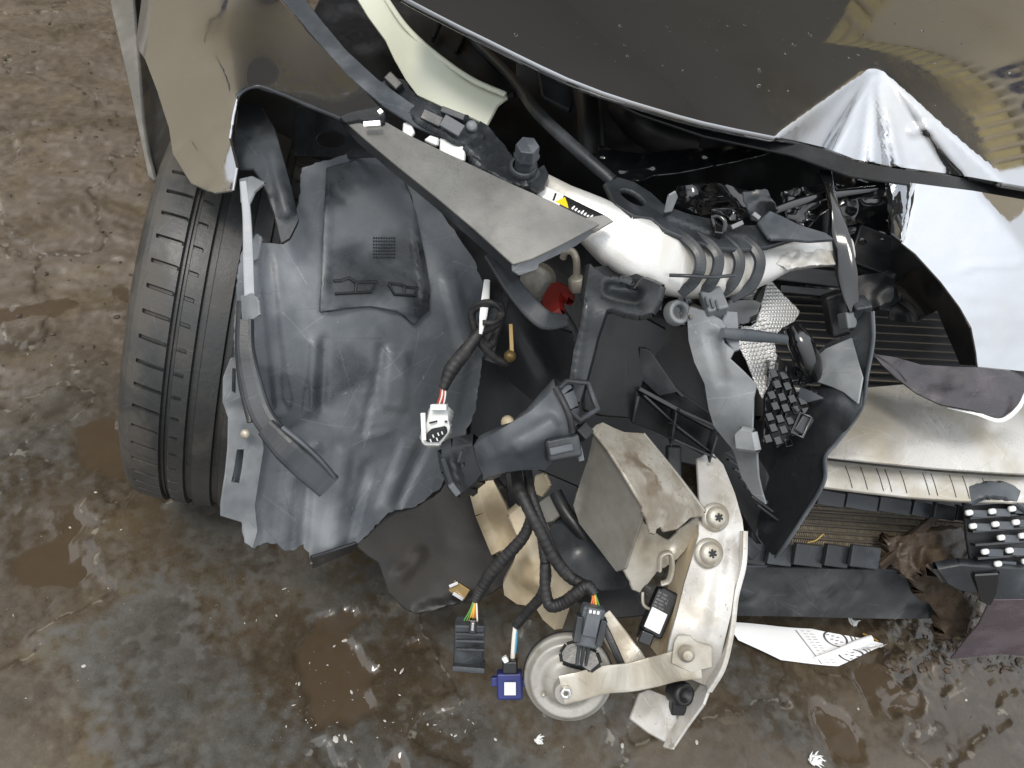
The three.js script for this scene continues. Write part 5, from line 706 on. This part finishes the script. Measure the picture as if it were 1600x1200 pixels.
{ // harness with the white plug
  const t = thing('wiring_harness', 'taped black wiring hanging to a white plastic plug over the liner', 'wiring', P(680, 690, 1.03));
  bar(t, 'cable', M.tape, [[800, 410, 1.12], [790, 470, 1.06], [764, 540, 1.04], [745, 520, 1.03], [738, 488, 1.02], [756, 476, 1.01], [782, 478, 1.01], [776, 506, 1.015], [752, 518, 1.02], [728, 548, 1.02], [706, 576, 1.02], [692, 608, 1.02]], [0.006, 0.006, 0.006, 0.005, 0.005, 0.005, 0.005, 0.005, 0.007, 0.009, 0.010, 0.006], undefined, { sides: 12, seg: 160, wrap: 40 });
  bar(t, 'cable', M.tape, [[740, 516, 1.03], [754, 540, 1.035], [776, 560, 1.045], [792, 566, 1.05], [800, 545, 1.06]], 0.0055, 0.0055, { sides: 10, seg: 26 });
  bar(t, 'cable', M.tape, [[735, 496, 1.025], [742, 478, 1.012], [768, 472, 1.002], [786, 490, 1.01], [770, 504, 1.0], [754, 504, 1.0]], 0.0035, 0.0035, { sides: 8, seg: 30 });
  bar(t, 'white_tape', M.whitePlastic, [[761, 438, 1.03], [758, 470, 1.012], [755, 494, 1.006], [751, 522, 1.004]], [0.004, 0.0055, 0.005, 0.002], 0.002, { sides: 8 });
  for (const [k, m] of [[0, M.wRed], [1, M.wWhite], [2, M.wRed], [3, M.wWhite]]) bar(t, 'wire', m, [[690 + k * 2, 602, 1.02], [688 + k * 2.6, 618, 1.018], [682 + k * 3.6, 634, 1.018]], 0.0011, 0.0011, { sides: 6 });
  const pl = part(t, 'white_plug', sheetGeo([[672, 640], [676, 631], [697, 632], [699, 640], [700, 656], [703, 668], [700, 678], [686, 696], [664, 695], [659, 690], [661, 676], [666, 662]], [[672, 640, 0.998], [697, 632, 1.0], [703, 668, 0.99], [686, 696, 0.992], [659, 690, 0.995], [684, 660, 0.984]], { res: 4, th: 0.024 }), M.whitePlastic);
  part(pl, 'latch', boxGeo(661, 645, 0.985, 663, 688, 0.985, 7, 0.01), M.whitePlastic); part(pl, 'collar', boxGeo(674, 636, 0.99, 699, 636, 0.99, 9, 0.028), M.whitePlastic);
  part(pl, 'plug_face', sheetGeo([[669, 678], [676, 672], [696, 668], [697, 676], [684, 690], [667, 690]], [[669, 678, 0.982], [696, 668, 0.981], [684, 690, 0.985]], { res: 4, th: 0.004 }), M.dark);
  for (const q of [[676, 679], [684, 676], [672, 686], [682, 684], [690, 674]]) part(pl, 'pin', boxGeo(q[0], q[1], 0.979, q[0] + 2, q[1] + 5, 0.979, 2.2, 0.002), M.silver);
  part(pl, 'slot', boxGeo(671, 661, 0.982, 683, 658, 0.98, 3, 0.003), M.dark); part(pl, 'slot', boxGeo(695, 658, 0.985, 699, 659, 0.985, 3, 0.003), M.dark);
}
{ // harness with the black plug, blue sensor and horn plug
  const t = thing('wiring_harness', 'black wiring with a finned black plug, blue sensor and grey horn plug', 'wiring', P(790, 1080, 1.06));
  const w = (p, r, m = M.tape) => bar(t, 'cable', m, p, r, undefined, { sides: 10, seg: 88, wrap: m === M.tape ? 22 : 0 });
  w([[806, 735, 1.02], [812, 764, 0.985], [828, 800, 0.975], [846, 834, 0.975], [862, 866, 0.98], [886, 898, 0.985], [912, 915, 0.985]], 0.0075);
  w([[824, 735, 1.02], [830, 770, 0.99], [842, 806, 0.985], [858, 846, 0.985], [872, 876, 0.985], [896, 906, 0.982]], 0.006);
  w([[832, 800, 0.99], [820, 835, 1.0], [796, 864, 1.01], [772, 890, 1.02], [752, 920, 1.03], [741, 940, 1.03]], [0.006, 0.0075, 0.0085, 0.008, 0.006]);
  w([[846, 836, 0.985], [850, 868, 0.985], [854, 900, 0.99], [846, 930, 1.0], [824, 956, 1.02], [806, 978, 1.03]], [0.006, 0.006, 0.0065, 0.0065, 0.006]);
  w([[851, 880, 0.98], [852, 920, 0.982], [860, 946, 0.98], [880, 942, 0.975], [900, 928, 0.965], [918, 916, 0.96], [930, 930, 0.955]], [0.006, 0.007, 0.008, 0.008, 0.008, 0.006]);
  w([[806, 972, 1.03], [803, 1000, 1.03], [801, 1030, 1.03]], 0.003, M.wWhite); w([[806, 974, 1.03], [806, 996, 1.03], [804, 1020, 1.03]], 0.0025, M.wCyan);
  [M.wGreen, M.wGreen, M.wYellow, M.wYellow, M.wOrange, M.wWhite].forEach((m, k) => bar(t, 'wire', m, [[741 + k * 0.6, 934, 1.028], [736 + k * 1.8, 950, 1.024], [724 + k * 4.4, 972, 1.02]], 0.0011, 0.0011, { sides: 6 }));
  const bp = part(t, 'black_plug', boxGeo(735, 970, 1.02, 732, 1038, 1.03, 47, 0.026), M.plastic);
  for (const k of [978, 990, 1001, 1014]) part(bp, 'plug_ridge', boxGeo(712, k, 1.006, 757, k + 1, 1.006, 4, 0.005), M.plastic);
  part(bp, 'plug_skirt', boxGeo(708, 1038, 1.02, 758, 1042, 1.02, 9, 0.032), M.plastic); part(bp, 'plug_latch', boxGeo(739, 967, 1.002, 738, 988, 1.004, 11, 0.01), M.gloss); part(bp, 'latch_tab', boxGeo(739, 973, 0.996, 738, 985, 0.998, 4, 0.003), M.silver);
  const bs = part(t, 'blue_sensor', boxGeo(796, 1048, 1.03, 797, 1090, 1.03, 40, 0.02), M.navy); part(bs, 'label', boxGeo(797, 1066, 1.017, 797, 1086, 1.017, 18, 0.002), M.whitePlastic); part(bs, 'ear', boxGeo(768, 1064, 1.03, 780, 1064, 1.03, 14, 0.008), M.navy); part(bs, 'ear', boxGeo(812, 1066, 1.03, 822, 1066, 1.03, 12, 0.008), M.navy); part(bs, 'cap', boxGeo(797, 1030, 1.025, 797, 1050, 1.025, 24, 0.018), M.black); part(bs, 'lock', boxGeo(787, 1026, 1.02, 792, 1034, 1.02, 8, 0.008), M.whitePlastic);
  [M.wOrange, M.wOrange, M.wYellow, M.wGreen].forEach((m, k) => bar(t, 'wire', m, [[924 + k, 922, 0.955], [926 + k * 2, 934, 0.95], [922 + k * 5, 950, 0.945]], 0.0012, 0.0012, { sides: 6 }));
  const hp = part(t, 'horn_plug', boxGeo(928, 946, 0.94, 915, 1008, 0.94, 36, 0.022), M.slate); part(hp, 'plug_top', boxGeo(930, 950, 0.924, 920, 994, 0.924, 22, 0.006), M.slate); part(hp, 'plug_wing', boxGeo(906, 960, 0.935, 900, 1000, 0.935, 11, 0.02), M.plastic); part(hp, 'plug_wing', boxGeo(943, 966, 0.935, 934, 1006, 0.935, 11, 0.02), M.plastic);
  for (const k of [0, 1, 2]) part(hp, 'seal', boxGeo(923 + k * 6, 953 + k, 0.92, 922 + k * 6, 958 + k, 0.92, 4, 0.003), M.whitePlastic);
}
{ // ride height sensor
  const t = thing('sensor_block', 'small black sensor with a blank white label beside the mounting leg', 'sensor', P(1020, 1000, 1.0));
  const cv = document.createElement('canvas'); cv.width = cv.height = 128; const c = cv.getContext('2d'); c.fillStyle = '#1c1d1f'; c.fillRect(0, 0, 128, 128); c.fillStyle = '#9a9a98'; c.font = '16px monospace'; ['D4 7001', 'HT 2030 L', 'AH0402 V2', 'BA 0041', 'PA6 GF30'].forEach((s, i) => c.fillText(s, 10, 26 + i * 22));
  const b = part(t, 'housing', boxGeo(1044, 922, 1.0, 1014, 992, 0.985, 33, 0.028), M.black);
  const A = P(1042, 926, 0.985), B = P(1030, 955, 0.979), T = B.clone().sub(A).normalize(), wx = T.clone().cross(TOCAM).normalize(), tx = wx.clone().cross(T), g = new THREE.BoxGeometry(0.022, A.distanceTo(B), 0.001); g.applyMatrix4(new THREE.Matrix4().makeBasis(wx.clone().negate(), T.clone().negate(), tx.clone())); const m = A.add(B).multiplyScalar(0.5); g.translate(m.x, m.y, m.z);
  const ct = new THREE.CanvasTexture(cv); ct.colorSpace = THREE.SRGBColorSpace; part(b, 'print', g, new THREE.MeshStandardMaterial({ map: ct, roughness: 0.5 }));
  part(b, 'white_label', boxGeo(1031, 954, 0.974, 1018, 985, 0.967, 27, 0.003, { r: 0.3 }), M.whitePlastic); part(b, 'connector_end', boxGeo(1012, 984, 0.98, 1004, 1004, 0.98, 22, 0.02), M.gloss);
  part(t, 'bracket', sweepGeo(pts3([[1004, 925, 0.99], [1006, 945, 0.99], [1018, 952, 0.99], [1036, 946, 0.99]]), 0.002, 0.002, { sides: 7 }), M.steel);
}
{ // printed sheet on the ground
  const W = 512, H = 256, cv = document.createElement('canvas'); cv.width = W; cv.height = H; const c = cv.getContext('2d'); c.fillStyle = '#eef0f2'; c.fillRect(0, 0, W, H);
  c.strokeStyle = '#8a8c92'; c.lineWidth = 3; c.strokeRect(250, 20, 3, 200); c.fillStyle = '#7c7e84'; for (let j = 0; j < 12; j++) for (let i = 0; i < 2; i++) c.fillRect(270 + i * 22, 20 + j * 17 + (j % 3), 10 + (j * 7) % 8, 3);
  for (const y of [70, 170]) { c.strokeStyle = '#4a4b50'; c.lineWidth = 7; c.beginPath(); c.ellipse(370, y, 34, 46, 0, 0, 7); c.stroke(); c.fillStyle = '#5a5b60'; for (let k = 0; k < 7; k++) c.fillRect(350 + (k * 13) % 36, y - 30 + k * 9, 10, 5); c.fillRect(418, y - 26, 6, 52); c.fillRect(430, y - 26, 4, 52); }
  
  const tx = new THREE.CanvasTexture(cv); tx.colorSpace = THREE.SRGBColorSpace;
  const q = [onY(1131, 972), onY(1300, 962), onY(1364, 1000), onY(1262, 1033), onY(1165, 1024)], O = onY(1131, 972, 0.006), ux = onY(1350, 985, 0.006).sub(O), uy = onY(1180, 1040, 0.006).sub(O), lx = ux.length(), ly = uy.length(); ux.normalize(); uy.normalize();
  const nx = 40, ny = 16, pos = [], uv = [], ind = [], base = onY(1250, 1000, 0);
  const left = u => lerp(0.0, 0, u);
  for (let s = 0; s < 2; s++) for (let j = 0; j <= ny; j++) for (let i = 0; i <= nx; i++) {
    const u = i / nx, v = j / ny, top = u < 0.62 ? 0.02 : lerp(0.02, 0.42, (u - 0.62) / 0.38), bot = u < 0.2 ? lerp(0.45, 0.86, u / 0.2) : u < 0.6 ? lerp(0.86, 0.9, (u - 0.2) / 0.4) : lerp(0.9, 0.48, (u - 0.6) / 0.4), vv = lerp(top, bot, v);
    const p = O.clone().addScaledVector(ux, u * lx).addScaledVector(uy, vv * ly), curl = sm(0.55, 0.95, u) * sm(0.35, 1, v);
    p.y = 0.007 + 0.004 * Math.sin(u * 7 + 1) + 0.022 * curl + 0.012 * sm(0.6, 1, u) * sm(0.5, 0, v) - s * 0.0006; pos.push(p.x, p.y, p.z); uv.push(u, 1 - vv);
  }
  const n = nx + 1, half = n * (ny + 1); for (let j = 0; j < ny; j++) for (let i = 0; i < nx; i++) { const a = j * n + i; ind.push(a, a + 1, a + n, a + 1, a + n + 1, a + n, half + a, half + a + n, half + a + 1, half + a + 1, half + a + n, half + a + n + 1); }
  const g = new THREE.BufferGeometry(); g.setAttribute('position', new THREE.Float32BufferAttribute(pos, 3)); g.setAttribute('uv', new THREE.Float32BufferAttribute(uv, 2)); g.setIndex(ind); g.computeVertexNormals();
  const t = thing('paper_sheet', 'creased white printed sheet lying under the lower valance', 'paper', base);
  part(t, 'sheet', g, new THREE.MeshStandardMaterial({ map: tx, roughness: 0.8 }));
  const roll = [onY(1272, 1030, 0.004), onY(1310, 1017, 0.012), onY(1340, 1006, 0.016), onY(1361, 1000, 0.016)]; roll.forEach((p, i) => { p.y = 0.006 + 0.004 * i; });
  part(t, 'rolled_edge', sweepGeo(roll, [0.003, 0.006, 0.009, 0.009], [0.002, 0.004, 0.006, 0.006], { sides: 10 }), plain(0xe8ebee, 0.8));
}
{ // tufts, straw and chips on the floor
  const tuft = (px, py, n, L, label) => { const p = onY(px, py), gs = [], a0 = rnd() * 6.28; for (let i = 0; i < n; i++) { const a = a0 + (rnd() + rnd() - 1) * 1.3, l = L * (0.4 + rnd() * 0.6), q = p.clone().add(V((rnd() - 0.5) * L * 0.5, 0.0015 + rnd() * 0.003, (rnd() - 0.5) * L * 0.5)); gs.push(sweepGeo([q, q.clone().add(V(Math.cos(a) * l * 0.5, l * 0.12 * rnd(), Math.sin(a) * l * 0.5)), q.clone().add(V(Math.cos(a + 0.3) * l, l * 0.1 * rnd(), Math.sin(a + 0.3) * l))], [0.0028, 0.0022, 0.0005], [0.0008, 0.0006, 0.0003], { sides: 5, seg: 5, ref: V(0, 1, 0) })); } solo('paper_scrap', gs, M.whitePlastic, p, label, 'scrap'); };
  tuft(1268, 1190, 26, 0.022, 'frayed white scrap lying on the bare wet concrete'); tuft(1334, 976, 10, 0.018, 'small frayed white tuft at the edge of the printed sheet'); tuft(838, 1160, 9, 0.014, 'tiny white tuft on the floor below the horn');
  const straw = (pts, y, label) => { const p = pts.map(q => onY(q[0], q[1], y)); solo('straw', sweepGeo(p, 0.0018, 0.0018, { sides: 6 }), plain(0x9a7a34, 0.7), p[0].clone(), label, 'straw'); };
  straw([[1348, 990], [1362, 996], [1372, 1002]], 0.012, 'short brown straw by the corner of the printed sheet');
  { const p = pts3([[1262, 848, 1.335], [1275, 844, 1.33], [1287, 834, 1.33]]); solo('straw', sweepGeo(p, 0.0012, 0.0012, { sides: 6 }), plain(0xb59a58, 0.7), p[0].clone(), 'thin straw caught on the fins of the condenser', 'straw'); }
  const chips = { white: [], red: [], yellow: [], mud: [], rust: [] };
  const chip = (px, py, s, k) => { const p = onY(px, py, 0); p.y = relief(p.x, p.z); const g = new THREE.DodecahedronGeometry(s, 0); g.scale(1.2, 0.25 + rnd() * 0.3, 0.3 + rnd() * 0.7); g.rotateY(rnd() * 6.3); g.translate(p.x, p.y + s * 0.2, p.z); chips[k].push(g); };
  const clusters = [[545, 1040, 90, 60], [640, 1120, 120, 40], [470, 1110, 90, 60], [700, 1130, 90, 50], [900, 1150, 200, 40], [1200, 1130, 260, 70], [1450, 1090, 140, 90], [120, 1000, 160, 180], [380, 950, 150, 60], [40, 640, 60, 120], [150, 820, 140, 60]];
  for (let i = 0; i < 24; i++) { const a = rnd() * 6.28, e = 0.9 + rnd() * 0.3; chip(545 + Math.cos(a) * 78 * e, 1080 + Math.sin(a) * 78 * e, 0.001 + rnd() ** 2 * 0.004, rnd() < 0.95 ? 'white' : 'red'); }
  for (let i = 0; i < 260; i++) { const c = clusters[(rnd() * clusters.length) | 0], x = c[0] + (rnd() + rnd() - 1) * c[2], y = c[1] + (rnd() + rnd() - 1) * c[3]; const r = rnd(); chip(x, y, 0.0005 + rnd() ** 4 * 0.0034, r < 0.4 ? 'white' : r < 0.42 ? 'red' : r < 0.428 ? 'yellow' : r < 0.62 ? 'rust' : 'mud'); }
  for (let i = 0; i < 160; i++) chip(rnd() * 240, rnd() * 600, 0.001 + rnd() ** 3 * 0.006, 'mud');
  for (let i = 0; i < 420; i++) chip(1380 + rnd() * 220, 960 + rnd() * 90, 0.001 + rnd() ** 5 * 0.009, rnd() < 0.8 ? 'mud' : 'rust');
  const cm = { white: plain(0xa8a69f, 0.4), red: plain(0xb02a1c, 0.45), yellow: plain(0xb99a30, 0.5), mud: plain(0x443b31, 0.6), rust: plain(0x46372a, 0.7) };
  const lab = { white: 'tiny white glass and plastic chips scattered over the floor', red: 'tiny red lamp chips scattered over the floor', yellow: 'tiny yellow chips scattered over the floor', mud: 'small crumbs of brown mud scattered over the floor', rust: 'small rusty brown crumbs scattered over the floor' };
  for (const k of Object.keys(chips)) if (chips[k].length) { const m = solo('debris_chips', chips[k], cm[k], V(0.2, 0, 0.4), lab[k], 'debris'); m.userData.kind = 'stuff'; }
}
console.log('done', performance.now() / 1000 | 0);
renderer.render(scene, camera);
